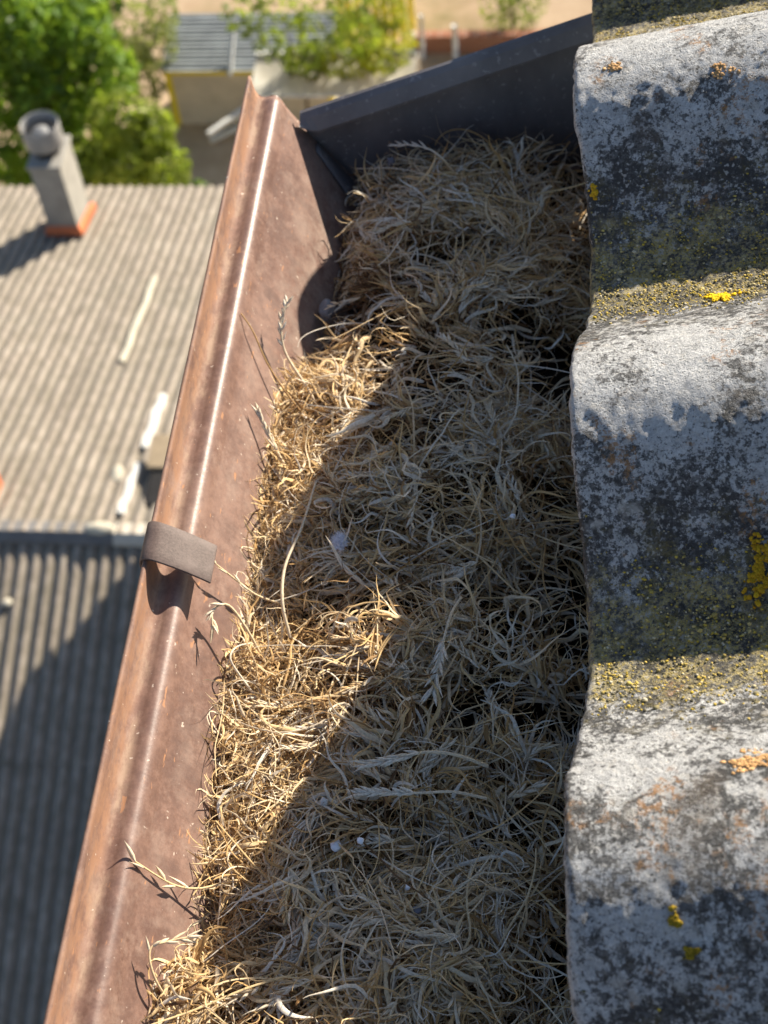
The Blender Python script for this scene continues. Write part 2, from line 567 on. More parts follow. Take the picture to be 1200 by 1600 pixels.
def build_roof():
    root = empty('corrugated_roof', (0, 0, 0))
    tag(root, 'old grey corrugated roof sheet, lichen speckled, its wavy eave beside the gutter', 'roof')
    th = 0.0068
    ys = np.arange(-0.26, 0.625, 0.0013)
    ss = np.concatenate([np.arange(0.0, 0.125, 0.0013), np.arange(0.127, 0.30, 0.006), np.linspace(0.32, 1.55, 22)])
    Sg, Yg = np.meshgrid(ss, ys)
    n1 = fbm(np.column_stack([Sg.ravel() * 330, Yg.ravel() * 330]), 5, 3).reshape(Sg.shape) - 0.5
    n2 = fbm(np.column_stack([Sg.ravel() * 60, Yg.ravel() * 60]), 9, 3).reshape(Sg.shape) - 0.5
    n3 = fbm(np.column_stack([Sg.ravel() * 14, Yg.ravel() * 14]), 19, 2).reshape(Sg.shape) - 0.5
    edge = (fbm(np.column_stack([ys * 55, ys * 0]), 23, 4) - 0.5) * 0.0042 + (fbm(np.column_stack([ys * 300, ys * 0]), 29, 2) - 0.5) * 0.0016
    h0 = prof(Yg)
    hn = (h0 + 2 * AMP) / (2 * AMP)
    gran = 1 + 1.2 * np.clip(1 - hn * 2.2, 0, 1)
    lift = n1 * 0.0015 * gran + n2 * 0.0007 + n3 * 0.0009
    # rounded worn top edge at the eave
    r = 0.0028
    rd = np.clip(Sg / r, 0, 1)
    lift = lift - (1 - np.sqrt(np.clip(1 - (1 - rd) ** 2, 0, 1))) * r
    H = h0 + lift
    Sg2 = Sg + edge[:, None] * np.exp(-Sg / 0.006)
    X = Sg2 * CS - H * SN
    Z = Sg2 * SN + H * CS
    ny, nx = Sg.shape
    V = np.column_stack([X.ravel(), Yg.ravel(), Z.ravel()])
    hatt = hn.ravel()
    idx = np.arange(nx * ny).reshape(ny, nx)
    F = np.stack([idx[:-1, :-1], idx[:-1, 1:], idx[1:, 1:], idx[1:, :-1]], -1).reshape(-1, 4)
    # cut face at the eave and the underside
    base = len(V)
    bs = np.array([0.0, 0.02, 0.06, 0.2, 1.55])
    step = 6
    yb = ys
    B, Yb = np.meshgrid(bs, yb)
    Hb = prof(Yb) - th * np.sqrt(1 + dprof(Yb) ** 2)
    Bs = B + (edge * 1.0)[:, None] * (B == 0) + 0.0005 * (B == 0)
    V2 = np.column_stack([(Bs * CS - Hb * SN).ravel(), Yb.ravel(), (Bs * SN + Hb * CS).ravel()])
    ib = np.arange(V2.shape[0]).reshape(Yb.shape) + base
    F2 = np.stack([ib[:-1, :-1], ib[1:, :-1], ib[1:, 1:], ib[:-1, 1:]], -1).reshape(-1, 4)
    F3 = np.stack([idx[:-1, 0], idx[1:, 0], ib[1:, 0], ib[:-1, 0]], -1)
    Vall = np.vstack([V, V2])
    hatt = np.concatenate([hatt, ((prof(Yb) + 2 * AMP) / (2 * AMP)).ravel()])
    Fall = np.vstack([F, F2, F3])
    quads_obj('roof_sheet', Vall, Fall, MT, root, True, {'height': hatt})

    # moss crumbs that gather in the troughs (nobody could count them)
    M = Mat('trough_moss')
    t = M.attr('tone')
    M.color(M.ramp(t, [(0.0, (0.07, 0.065, 0.045)), (0.40, (0.22, 0.19, 0.10)), (0.70, (0.48, 0.34, 0.045)), (1.0, (0.48, 0.43, 0.31))])).set(rough=0.9, spec=0.1)
    Vs, Fs, T = [], [], []
    octv = np.array([(1, 0, 0), (0, 1, 0), (-1, 0, 0), (0, -1, 0), (0, 0, 1.0), (.6, .6, .55), (-.6, .6, .55), (-.6, -.6, .55), (.6, -.6, .55)])
    octf = [(0, 5, 8, 0), (0, 1, 5, 0)]
    tri = [(0, 1, 5), (1, 2, 6), (2, 3, 7), (3, 0, 8), (5, 1, 6), (6, 2, 7), (7, 3, 8), (8, 0, 5), (5, 6, 4), (6, 7, 4), (7, 8, 4), (8, 5, 4)]
    cnt = 0
    while cnt < 9000:
        y = rng.uniform(-0.07, 0.46)
        s = rng.uniform(0.003, 0.11)
        hh = (prof(np.array([y]))[0] + 2 * AMP) / (2 * AMP)
        dens = math.exp(-(hh / 0.24) ** 2)
        if rng.random() > dens * (0.35 + 0.65 * (vnoise(np.array([[s * 90, y * 90]]), 77)[0] > 0.42)):
            continue
        rr = rng.uniform(0.00022, 0.00062) * (1.6 if rng.random() < 0.06 else 1.0)
        p = tile_point(s, y, 0.0002)
        v = octv * np.array([rr * rng.uniform(.7, 1.4), rr * rng.uniform(.7, 1.4), rr * rng.uniform(.5, 1.0)])
        an = rng.uniform(0, 6.28)
        c, sn = math.cos(an), math.sin(an)
        v = np.column_stack([v[:, 0] * c - v[:, 1] * sn, v[:, 0] * sn + v[:, 1] * c, v[:, 2]]) + np.array(p)
        b0 = cnt * 9
        Vs.append(v)
        Fs.extend([(a + b0, b + b0, c2 + b0) for a, b, c2 in tri])
        T.append(np.full(9, np.clip(rng.normal(0.5, 0.28), 0, 1)))
        cnt += 1
    mo = quads_obj('moss', np.vstack(Vs), np.array(Fs), M.m, root, True, {'tone': np.concatenate(T)})
    mo['kind'] = 'stuff'
    return root


build_roof()


def lichen(s, y, size, n, col_lo, col_hi, label, stretch=1.0, relief=1.0):
    M = Mat('lichen_thallus')
    t = M.attr('tone')
    M.color(M.ramp(t, [(0.0, col_lo), (1.0, col_hi)])).set(rough=0.8, spec=0.15)
    V, F, T = [], [], []
    org = tile_point(s, y, 0.0)
    for k in range(n * 3):
        a = rng.uniform(0, 2 * math.pi)
        rad = size * math.sqrt(rng.random()) * (1.5 if rng.random() < 0.1 else 1.0)
        lobe = 0.75 + 0.35 * math.sin(3 * a + s * 900) + 0.2 * math.sin(5 * a + y * 700)
        ds, dy = rad * math.cos(a) * lobe * stretch, rad * math.sin(a) * lobe
        if s + ds < 0.0015 or vnoise(np.array([[(s + ds) * 520, (y + dy) * 520]]), 4)[0] < 0.40:
            continue
        p = tile_point(s + ds, y + dy, rng.uniform(0.0003, 0.0009) * relief)
        r = rng.uniform(0.00035, 0.00095)
        m = 7
        nb = len(V)
        dq = dprof(np.array([y + dy]))[0]
        tilt = Vector((rng.normal(-SN, .22 * relief), rng.normal(-dq, .22 * relief), 1)).normalized()
        e1 = tilt.orthogonal().normalized()
        e2 = tilt.cross(e1)
        tone = np.clip(rng.normal(0.55, 0.25), 0, 1)
        V.append(p - org + tilt * 0.0001)
        T.append(tone * 0.7)
        for q in range(m):
            an = 2 * math.pi * q / m
            rq = r * rng.uniform(0.6, 1.25)
            V.append(p - org + (e1 * math.cos(an) + e2 * math.sin(an)) * rq + tilt * rng.uniform(0.0001, 0.0006) * relief)
            T.append(tone)
        for q in range(m):
            V.append(V[nb + 1 + q] * 1.0 - tilt * 0.0006)
            T.append(tone * 0.5)
        for q in range(m):
            q2 = (q + 1) % m
            F.append((nb, nb + 1 + q, nb + 1 + q2))
            F.append((nb + 1 + q, nb + 1 + m + q, nb + 1 + m + q2))
            F.append((nb + 1 + q, nb + 1 + m + q2, nb + 1 + q2))
    o = quads_obj('lichen_patch', np.array([tuple(v) for v in V]), np.array(F), M.m, None, True, {'tone': np.array(T)})
    o.location = org
    tag(o, label, 'lichen', 'lichen growing on the roof sheet')
    return o


YEL = ((0.50, 0.30, 0.008), (0.82, 0.56, 0.012))
OLV = ((0.16, 0.11, 0.012), (0.38, 0.26, 0.02))
GOL = ((0.36, 0.18, 0.012), (0.66, 0.40, 0.02))
ORA = ((0.30, 0.16, 0.06), (0.55, 0.34, 0.16))
lichen(0.0563, 0.2348, 0.0046, 110, *YEL, 'small bright yellow lichen patch alone in the upper sunlit trough', 1.4)
lichen(0.0655, 0.0968, 0.0085, 200, *GOL, 'large golden yellow lichen patch on the shaded flank at the right edge')
lichen(0.0321, -0.0436, 0.0026, 26, *OLV, 'small olive yellow lichen spot just below the lowest crest')
lichen(0.0363, -0.0513, 0.0020, 16, *OLV, 'tiny olive yellow lichen spot lowest on the roof sheet, in shade')
lichen(0.0587, 0.0065, 0.0060, 80, *ORA, 'pale orange lichen crust on the nearest crest by the right edge',  1.5, 0.35)
lichen(0.0190, 0.3476, 0.0032, 34, *ORA, 'orange lichen crust on the farthest crest near the eave corner',  1.3, 0.35)
lichen(0.0650, 0.3352, 0.0036, 40, *ORA, 'orange lichen crust on the farthest crest toward the right edge',  1.2, 0.35)
lichen(0.0045, 0.2983, 0.0026, 26, *GOL, 'brown gold lichen spot on the far flank right at the eave edge', 1.0, 0.35)

# the wall that carries the roof
def build_own_wall():
    root = empty('building_wall', (0.6, -1, GZ))
    tag(root, 'pale rendered wall of the building under the corrugated roof', 'wall')
    o = box('wall', 0.075, 3.0, -4.0, 0.58, GZ, -0.13, MWALL)
    o.parent = root
    o.matrix_parent_inverse = Matrix.Translation(root.location).inverted()
    return root


build_own_wall()

# ------------------------------------------------------------------ gutter
YE = 0.46
Y0 = -0.42
# inner section, from the outer lip to the back wall: (x, z)
PROFILE = [(-0.1778, -0.1034), (-0.1774, -0.0968), (-0.1763, -0.0891), (-0.1756, -0.0871), (-0.1750, -0.0880), (-0.1748, -0.0918), (-0.1741, -0.0962), (-0.1726, -0.0996),
           (-0.1704, -0.1014), (-0.1678, -0.1014), (-0.1653, -0.1006), (-0.1631, -0.1005), (-0.1611, -0.1018), (-0.1595, -0.1045),
           (-0.1583, -0.1073), (-0.1564, -0.1110), (-0.1464, -0.1270), (-0.1355, -0.1449), (-0.1250, -0.1618), (-0.1184, -0.1720), (-0.1151, -0.1764), (-0.1102, -0.1791),
           (-0.0652, -0.1798), (0.0007, -0.1804), (0.0556, -0.1808), (0.0622, -0.1786), (0.0644, -0.1736), (0.0655, -0.1121)]


def wall_x(z):
    return -0.1564 + (-0.1116 - z) * 0.647


def wall_z(x):
    return -0.1116 - (x - -0.1564) / 0.647


def resample(poly, n):
    P = np.array(poly)
    # Catmull-Rom for a soft section
    out = []
    for i in range(len(P) - 1):
        p0, p1, p2, p3 = P[max(i - 1, 0)], P[i], P[i + 1], P[min(i + 2, len(P) - 1)]
        for t in np.linspace(0, 1, n, endpoint=False):
            out.append(0.5 * ((2 * p1) + (-p0 + p2) * t + (2 * p0 - 5 * p1 + 4 * p2 - p3) * t * t + (-p0 + 3 * p1 - 3 * p2 + p3) * t ** 3))
    out.append(P[-1])
    return np.array(out)


def build_gutter():
    root = empty('gutter', (0, 0, 0))
    tag(root, 'weathered brown sheet metal gutter packed with dry grass', 'gutter')
    P = resample(PROFILE, 4)
    ys = np.linspace(Y0, YE + 0.06, 180)
    n = len(P)
    V = np.zeros((len(ys), n, 3))
    wob = (fbm(np.column_stack([ys * 14, ys * 0]), 41, 2) - 0.5) * 0.0011
    for i, y in enumerate(ys):
        k = np.clip((P[:, 1] - -0.1242) / 0.03, 0, 1)
        V[i, :, 0] = P[:, 0] + wob[i] * k
        V[i, :, 1] = np.minimum(y, YE + np.maximum(0, P[:, 0] + 0.150) * 0.26 + 0.001)
        V[i, :, 2] = P[:, 1] + wob[i] * 0.5 * k
        rim = np.exp(-((P[:, 0] - -0.1741) / 0.0022) ** 2) * (P[:, 1] > -0.1039)
    chalk = np.exp(-((P[:, 0] - -0.1705) / 0.0030) ** 2) * (P[:, 1] > -0.1039) * 0.9
    V = V.reshape(-1, 3)
    idx = np.arange(len(V)).reshape(len(ys), n)
    F = np.stack([idx[:-1, :-1], idx[:-1, 1:], idx[1:, 1:], idx[1:, :-1]], -1).reshape(-1, 4)
    ch = quads_obj('channel', V, F, MG, root, True, {'rim': np.tile(rim, len(ys)), 'chalk': np.tile(chalk, len(ys)), 'wall': np.tile(np.clip((P[:, 0] + 0.158) / 0.006, 0, 1), len(ys)), 'low': np.tile(np.clip((-0.122 - P[:, 1]) / 0.03, 0, 1), len(ys))})
    so = ch.modifiers.new('thickness', 'SOLIDIFY')
    so.thickness = 0.0008
    so.offset = 1.0

    # end plate: a slightly dished sheet standing across the far end
    xs = np.linspace(-0.1503, 0.0644, 40)
    rows = np.linspace(0, 1, 14)

    def skew(x):
        return YE + (x + 0.150) * 0.26

    def top(x):
        return -0.1121 + (x - -0.1503) * 0.200

    V, F = [], []
    lo = -0.1824
    for r in rows:
        xl = -0.150
        for _ in range(6):
            zl = lo + (top(xl) - lo) * r
            gap = min(1.0, max(0.0, (zl + 0.128) / 0.013))
            xl = max(wall_x(zl), -0.1530) - 0.0004 + 0.0046 * gap
        for x in np.linspace(xl, xs[-1], len(xs)):
            z = lo + (top(x) - lo) * r
            V.append((x, skew(x) - 0.0035 + 0.0035 * math.sin(r * 2.6) + 0.001 * math.sin(x * 60) + 0.0006 * math.sin(x * 140 + r * 9), z))
    nx = len(xs)
    for j in range(len(rows) - 1):
        for i in range(nx - 1):
            F.append((j * nx + i, j * nx + i + 1, (j + 1) * nx + i + 1, (j + 1) * nx + i))
    ep = mesh_obj('end_plate', V, F, ME, root, True)
    so = ep.modifiers.new('thickness', 'SOLIDIFY')
    so.thickness = 0.0009
    so.offset = 1
    # folded hem along its top edge
    x0, x1 = -0.1498, 0.075
    hemp = [(0.0006, 0.0016), (-0.0012, 0.0010), (-0.0040, -0.0018), (-0.0078, -0.0098), (-0.0076, -0.0114), (-0.0062, -0.0116), (-0.0030, -0.0060), (0.0008, 0.0004)]
    V, F = [], []
    st = [(x0, 0.30), (x0 + 0.003, 0.55), (x0 + 0.006, 0.8), (x0 + 0.010, 1.0)] + [(x, 1.0) for x in np.linspace(x0 + 0.02, x1, 14)]
    for x, sc in st:
        for dy, dz in hemp:
            V.append((x, skew(x) - 0.0012 + dy, top(x) + 0.001 + (dz if dz > -0.002 else dz * sc)))
    m = len(hemp)
    for i in range(len(st) - 1):
        for k in range(m):
            k2 = (k + 1) % m
            F.append((i * m + k, i * m + k2, (i + 1) * m + k2, (i + 1) * m + k))
    F.append(tuple(range(m)))
    F.append(tuple((len(st) - 1) * m + k for k in reversed(range(m))))
    mesh_obj('hem', V, F, ME, ep, False)
    # corner tab folded along the front wall
    V, F = [], []
    for i, t in enumerate(np.linspace(0.30, 1, 10)):
        z = -0.1143 - 0.057 * t
        x = wall_x(z)
        wdt = 0.0018 + 0.019 * t
        for j, q in enumerate((0, 0.5, 1)):
            V.append((x + 0.0012 + 0.0003 * j, YE - 0.0012 - wdt * q, z + 0.0004))
    for i in range(9):
        for j in range(2):
            F.append((i * 3 + j, i * 3 + j + 1, (i + 1) * 3 + j + 1, (i + 1) * 3 + j))
    tb = mesh_obj('corner_tab', V, F, ME, ep, True)
    so = tb.modifiers.new('thickness', 'SOLIDIFY')
    so.thickness = 0.0007

    # strap that hooks over the lip
    prf = [(-0.1763, -0.1034), (-0.1783, -0.1001), (-0.1790, -0.0946), (-0.1783, -0.0891), (-0.1763, -0.0858), (-0.1728, -0.0849), (-0.1684, -0.0860), (-0.1618, -0.0889), (-0.1552, -0.0926), (-0.1484, -0.0970)]
    S = resample(prf, 4)
    V, F = [], []
    ks = np.linspace(0, 1, 5)
    for i, (x, z) in enumerate(S):
        f = i / (len(S) - 1)
        ya, yb = 0.1387 - 0.0066 * f, 0.1592 - 0.0077 * f
        for k in ks:
            V.append((x, ya + (yb - ya) * k, z))
    for i in range(len(S) - 1):
        for k in range(4):
            F.append((i * 5 + k, i * 5 + k + 1, (i + 1) * 5 + k + 1, (i + 1) * 5 + k))
    stp = mesh_obj('strap', V, F, MS, root, True)
    stp['label'] = 'dull grey metal strap hooked over the gutter lip'
    so = stp.modifiers.new('thickness', 'SOLIDIFY')
    so.thickness = 0.0011
    so.offset = 0
    bv = stp.modifiers.new('bevel', 'BEVEL')
    bv.width = 0.0003
    bv.segments = 2
    bv.limit_method = 'ANGLE'
    return root


build_gutter()

# ------------------------------------------------------------------ dry grass filling the gutter
EDGE_Y = np.array([-0.3087, -0.0617, -0.0288, -0.0101, 0.0009, 0.0152, 0.0536, 0.0975, 0.1359, 0.1689, 0.1963, 0.2293, 0.2787, 0.3017, 0.3226, 0.3830, 0.4599])
EDGE_Z = np.array([-0.1297, -0.1297, -0.1209, -0.1385, -0.1484, -0.1374, -0.1374, -0.1286, -0.1365, -0.1367, -0.1371, -0.1330, -0.1363, -0.1506, -0.1561, -0.1604, -0.1659])


def surf(x, y):
    """height of the grass bed"""
    ze = np.interp(y, EDGE_Y, EDGE_Z)
    zi = np.interp(y, [-0.3087, 0.0207, 0.2183, 0.3501, 0.4159, 0.4599], [-0.1297, -0.1297, -0.1297, -0.1332, -0.1347, -0.1365])
    u = np.clip((x - -0.1398) / 0.049, 0, 1)
    u = u * u * (3 - 2 * u)
    z = ze + (zi - ze) * u
    z = z - 0.022 * smoothstep(-0.035, 0.010, x)
    P = np.column_stack([np.ravel(x), np.ravel(y)])
    nz = (fbm(P * 24, 51, 2) - 0.5) * 0.030 + (fbm(P * 75, 57, 2) - 0.5) * 0.024
    return z + nz.reshape(np.shape(x)) * (0.45 + 0.55 * u)


def build_bed():
    xs = np.linspace(-0.1475, 0.0611, 90)
    ys = np.linspace(-0.3087, 0.500, 250)
    X, Y = np.meshgrid(xs, ys)
    Z = surf(X, Y) - 0.024 + (fbm(np.column_stack([X.ravel() * 160, Y.ravel() * 160]), 61, 3).reshape(X.shape) - 0.5) * 0.012
    Z = np.minimum(np.maximum(Z, -0.1786), surf(X, Y) - 0.017)
    low = wall_z(X) + 0.0
    Z = np.where(X < -0.1091, np.minimum(Z, np.maximum(Z, low)), Z)
    idx = np.arange(X.size).reshape(X.shape)
    F = np.stack([idx[:-1, :-1], idx[:-1, 1:], idx[1:, 1:], idx[1:, :-1]], -1).reshape(-1, 4)
    # keep only faces inside the channel
    c = np.column_stack([X.ravel(), Y.ravel(), Z.ravel()])
    inside = (c[:, 2] > wall_z(c[:, 0]) - 0.004) & (c[:, 1] < 0.4585 + (c[:, 0] + 0.150) * 0.26)
    F = F[inside[F].all(axis=1)]
    o = quads_obj('leaf_mould', c, F, MSOIL)
    tag(o, 'dark damp leaf mould under the dry grass in the gutter', kind='stuff')


build_bed()


def ribbons(P0, th0, ph0, L, W, kap, dkap, kph, roll, twist, tone, K=11, wob=0.0, clamp=True, lay=True, taper=0.85, fold=0.35, kink=0.0, over=0.004):
    """N curved grass ribbons; returns V, F, attrs"""
    N = len(L)
    t = np.linspace(0, 1, K)[None, :]
    ds = (L / (K - 1))[:, None]
    ph_w = rng.uniform(0, 6.28, (N, 1))
    fr_w = rng.uniform(5, 14, (N, 1))
    th = th0[:, None] + kap[:, None] * t + dkap[:, None] * (t ** 2) + wob * np.sin(fr_w * t + ph_w)
    ph = ph0[:, None] + kph[:, None] * t + wob * 0.6 * np.cos(fr_w * 0.8 * t + ph_w * 1.7)
    if kink:
        for _ in range(2):
            tk = rng.uniform(0.15, 0.9, (N, 1))
            st = smoothstep(0, 0.12, t - tk)
            th = th + st * rng.normal(0, kink, (N, 1)) * (rng.random((N, 1)) < 0.6)
            ph = ph + st * rng.normal(0, kink * 0.35, (N, 1)) * (rng.random((N, 1)) < 0.5)
    T = np.stack([np.cos(ph) * np.cos(th), np.cos(ph) * np.sin(th), np.sin(ph)], -1)
    pos = P0[:, None, :] + np.cumsum(T * ds[..., None], axis=1) - T[:, :1] * ds[..., None]
    if clamp:
        lim = wall_x(np.interp(pos[..., 1], EDGE_Y, EDGE_Z)) - over * np.minimum(1, rng.exponential(0.6, (N, 1)))
        keep = (pos[..., 0] > lim).all(axis=1) & (pos[..., 1] < 0.4533 + (pos[..., 0] + 0.150) * 0.26).all(axis=1)
        pos, W, roll, twist, tone, ph_w = pos[keep], W[keep], roll[keep], twist[keep], tone[keep], ph_w[keep]
        N = len(W)
        x, y, z = pos[..., 0], pos[..., 1], pos[..., 2]
        y = np.minimum(y, 0.4549 + (x + 0.150) * 0.26)
        wz = wall_z(x) + 0.0007 + 0.0006 * np.abs(np.sin(ph_w + 3 * t))
        z = np.where(x < -0.1124, np.maximum(z, wz), z)
        z = np.maximum(z, -0.1758)
        # stay under the roof sheet
        s = x * CS + z * SN
        hmax = prof(y) - 0.0095
        ztop = (hmax * CS + s * SN)
        z = np.where(x > -0.004, np.minimum(z, ztop), z)
        pos = np.stack([x, y, z], -1)
    Tn = np.gradient(pos, axis=1)
    Tn /= np.linalg.norm(Tn, axis=-1, keepdims=True) + 1e-9
    up = np.array([0, 0, 1.0])
    A = np.cross(Tn, up)
    A /= np.linalg.norm(A, axis=-1, keepdims=True) + 1e-6
    B = np.cross(A, Tn)
    an = roll[:, None] + twist[:, None] * t
    S = A * np.cos(an)[..., None] + B * np.sin(an)[..., None]
    Nn = -A * np.sin(an)[..., None] + B * np.cos(an)[..., None]
    w = W[:, None] * (np.minimum(1, 0.55 + 3 * t) * (1 - taper * t ** 2.2))
    mid = pos + Nn * (w * fold)[..., None]
    l = pos - S * (w * 0.5)[..., None]
    r = pos + S * (w * 0.5)[..., None]
    V = np.stack([l, mid, r], 2).reshape(-1, 3)
    base = (np.arange(N) * K * 3)[:, None, None]
    i = np.arange(K - 1)[None, :, None] * 3
    q1 = np.stack([base + i + 0, base + i + 1, base + i + 4, base + i + 3], -1).reshape(-1, 4)
    q2 = np.stack([base + i + 1, base + i + 2, base + i + 5, base + i + 4], -1).reshape(-1, 4)
    F = np.vstack([q1, q2])
    tt = np.repeat(np.repeat(tone[:, None], K, 1)[..., None], 3, 2).ravel()
    al = np.repeat(np.repeat(t, N, 0)[..., None], 3, 2).ravel()
    return V, F, tt, al


def husks(P, D, N, ln, wd, tone):
    """small seed husks: slim four-sided spindles. P base, D direction, N normal"""
    n = len(P)
    S = np.cross(D, N)
    S /= np.linalg.norm(S, axis=1, keepdims=True) + 1e-9
    N2 = np.cross(S, D)
    prof_ = [(0.0, 0.12), (0.28, 0.5), (0.62, 0.42), (1.0, 0.03)]
    V = []
    for f, w in prof_:
        c = P + D * (ln * f)[:, None]
        for a, b in ((1, 0), (0, .6), (-1, 0), (0, -.6)):
            V.append(c + S * (wd * w * a)[:, None] + N2 * (wd * w * b)[:, None])
    V = np.stack(V, 1).reshape(-1, 3)
    base = (np.arange(n) * 16)[:, None]
    F = []
    for k in range(3):
        for q in range(4):
            q2 = (q + 1) % 4
            F.append(base + np.array([[k * 4 + q, k * 4 + q2, k * 4 + 4 + q2, k * 4 + 4 + q]]))
    F = np.stack(F, 1).reshape(-1, 4)
    return V, F, np.repeat(tone, 16), np.full(n * 16, 0.8)


def widths(n, med, sig=0.45, lo=0.00028, hi=0.0025):
    return np.clip(np.exp(rng.normal(math.log(med), sig, n)), lo, hi)


def sample_xy(n, x0=-0.1464, x1=0.0358, y0=-0.0946, y1=0.490):
    X, Y = np.zeros(0), np.zeros(0)
    while len(X) < n:
        x = rng.uniform(x0, x1, n)
        y = rng.uniform(y0, y1, n)
        z = surf(x, y)
        ok = (x > wall_x(z) - 0.002) & (y < 0.449 + (x + 0.150) * 0.26)
        hole = fbm(np.column_stack([x, y]) * 42, 131, 2)
        edge = smoothstep(-0.028, 0.010, x)
        ok &= rng.random(n) < np.clip((hole - 0.39 - 0.09 * edge) * 7, 0.05, 1)
        X = np.concatenate([X, x[ok]])
        Y = np.concatenate([Y, y[ok]])
    return X[:n], Y[:n]


def flow(x, y):
    """combed heading of the mat: mostly across the gutter, swirling"""
    P = np.column_stack([x, y])
    a = (fbm(P * 17, 71, 2) - 0.5) * 7.5
    b = (fbm(P * 45, 73, 2) - 0.5) * 3.5
    right = smoothstep(-0.07, 0.0, x)
    base = np.where(y > 0.3171, math.pi * 0.90, math.pi * 0.98) - right * 1.2
    return base + a + b


def build_straw():
    parts = []

    def add(r):
        parts.append(r)

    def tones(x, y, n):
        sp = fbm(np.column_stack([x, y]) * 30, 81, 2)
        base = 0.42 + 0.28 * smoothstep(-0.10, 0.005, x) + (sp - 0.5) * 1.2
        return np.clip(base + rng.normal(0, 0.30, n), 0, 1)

    # 1 buried tangle, tone lowered to put shade into the gaps
    n = 5600
    x, y = sample_xy(n)
    z = surf(x, y) - rng.uniform(0.007, 0.018, n)
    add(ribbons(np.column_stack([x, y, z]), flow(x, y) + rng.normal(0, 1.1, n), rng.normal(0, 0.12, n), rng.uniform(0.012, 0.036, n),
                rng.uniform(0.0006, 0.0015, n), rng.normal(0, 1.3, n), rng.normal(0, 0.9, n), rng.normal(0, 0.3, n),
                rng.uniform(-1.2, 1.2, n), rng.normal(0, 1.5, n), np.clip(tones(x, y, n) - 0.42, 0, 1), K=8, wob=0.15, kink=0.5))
    # 2 main combed mat
    n = 8200
    x, y = sample_xy(n)
    z = surf(x, y) - np.minimum(rng.exponential(0.0045, n), 0.013) - 0.001
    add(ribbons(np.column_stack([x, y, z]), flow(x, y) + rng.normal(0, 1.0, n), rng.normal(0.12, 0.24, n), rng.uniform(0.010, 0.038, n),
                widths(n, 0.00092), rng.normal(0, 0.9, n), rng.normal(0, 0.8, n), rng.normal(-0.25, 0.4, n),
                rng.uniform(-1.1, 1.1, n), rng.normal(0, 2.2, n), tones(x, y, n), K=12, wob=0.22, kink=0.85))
    # 3 thin wiry curls on top
    n = 3000
    x, y = sample_xy(n)
    z = surf(x, y) - rng.uniform(0.0, 0.004, n)
    sg = np.sign(rng.normal(0, 1, n))
    add(ribbons(np.column_stack([x, y, z]), rng.uniform(0, 6.28, n), rng.normal(0.25, 0.30, n), rng.uniform(0.008, 0.028, n),
                widths(n, 0.0005, 0.35), sg * rng.uniform(0.2, 2.6, n), rng.normal(0, 1.0, n), rng.normal(-0.7, 0.5, n),
                rng.uniform(-0.8, 0.8, n), rng.normal(0, 1.0, n), tones(x, y, n), K=13, wob=0.12, taper=0.5, fold=0.5, kink=0.5))
    # 4 broad pale curled leaves, more toward the roof side
    n = 2100
    x, y = sample_xy(n)
    x = np.clip(x + np.abs(rng.normal(0, 0.02, n)), -0.1366, 0.0336)
    z = surf(x, y) - rng.uniform(-0.001, 0.004, n)
    add(ribbons(np.column_stack([x, y, z]), flow(x, y) + rng.normal(0, 0.7, n), rng.normal(0.15, 0.22, n), rng.uniform(0.010, 0.036, n),
                widths(n, 0.0015, 0.35), rng.normal(0, 0.9, n), rng.normal(0, 0.8, n), rng.normal(-0.3, 0.4, n),
                rng.uniform(-0.8, 0.8, n), rng.normal(0, 2.2, n), np.clip(rng.normal(0.80, 0.16, n), 0, 1), K=14, wob=0.28, taper=0.92, kink=0.95))
    # 4b long thin stems crossing the mat
    n = 620
    x, y = sample_xy(n)
    z = surf(x, y) - rng.uniform(-0.002, 0.002, n)
    add(ribbons(np.column_stack([x, y, z]), rng.uniform(0, 6.28, n), rng.normal(0.06, 0.10, n), rng.uniform(0.030, 0.065, n),
                rng.uniform(0.0005, 0.0010, n), rng.normal(0, 0.5, n), rng.normal(0, 0.6, n), rng.normal(-0.12, 0.15, n),
                rng.uniform(-0.6, 0.6, n), rng.normal(0, 0.8, n), np.clip(rng.normal(0.66, 0.2, n), 0, 1), K=14, wob=0.06, taper=0.4, fold=0.5, kink=0.25))
    # 5 rim clumps, gold tone raised to look sunlit, against the front wall, sprawling onto the metal
    n = 5200
    y = rng.uniform(-0.0891, 0.3083, n)
    ze = np.interp(y, EDGE_Y, EDGE_Z)
    x = wall_x(ze) + np.abs(rng.normal(0, 0.018, n))
    z = surf(x, y) - rng.uniform(-0.002, 0.006, n)
    dens = fbm(np.column_stack([x * 30, y * 30]), 91, 2)
    L = rng.uniform(0.008, 0.026, n) * (0.6 + 0.8 * dens)
    add(ribbons(np.column_stack([x, y, z]), rng.normal(math.pi, 1.6, n), rng.normal(0.25, 0.32, n), L,
                widths(n, 0.00082), rng.normal(0, 1.3, n), rng.normal(0, 1.2, n), rng.normal(-0.75, 0.5, n),
                rng.uniform(-1, 1, n), rng.normal(0, 1.8, n), np.clip(rng.normal(0.60, 0.18, n), 0, 1), K=11, wob=0.2, kink=0.6, over=0.010))
    # 6 bundles of parallel strands
    nb = 330
    bx, by = sample_xy(nb, -0.1256, 0.0227)
    bh = flow(bx, by) + rng.normal(0, 0.6, nb)
    per = 8
    x = np.repeat(bx, per) + rng.normal(0, 0.0020, nb * per)
    y = np.repeat(by, per) + rng.normal(0, 0.0020, nb * per)
    n = nb * per
    z = surf(x, y) - rng.uniform(-0.0015, 0.003, n)
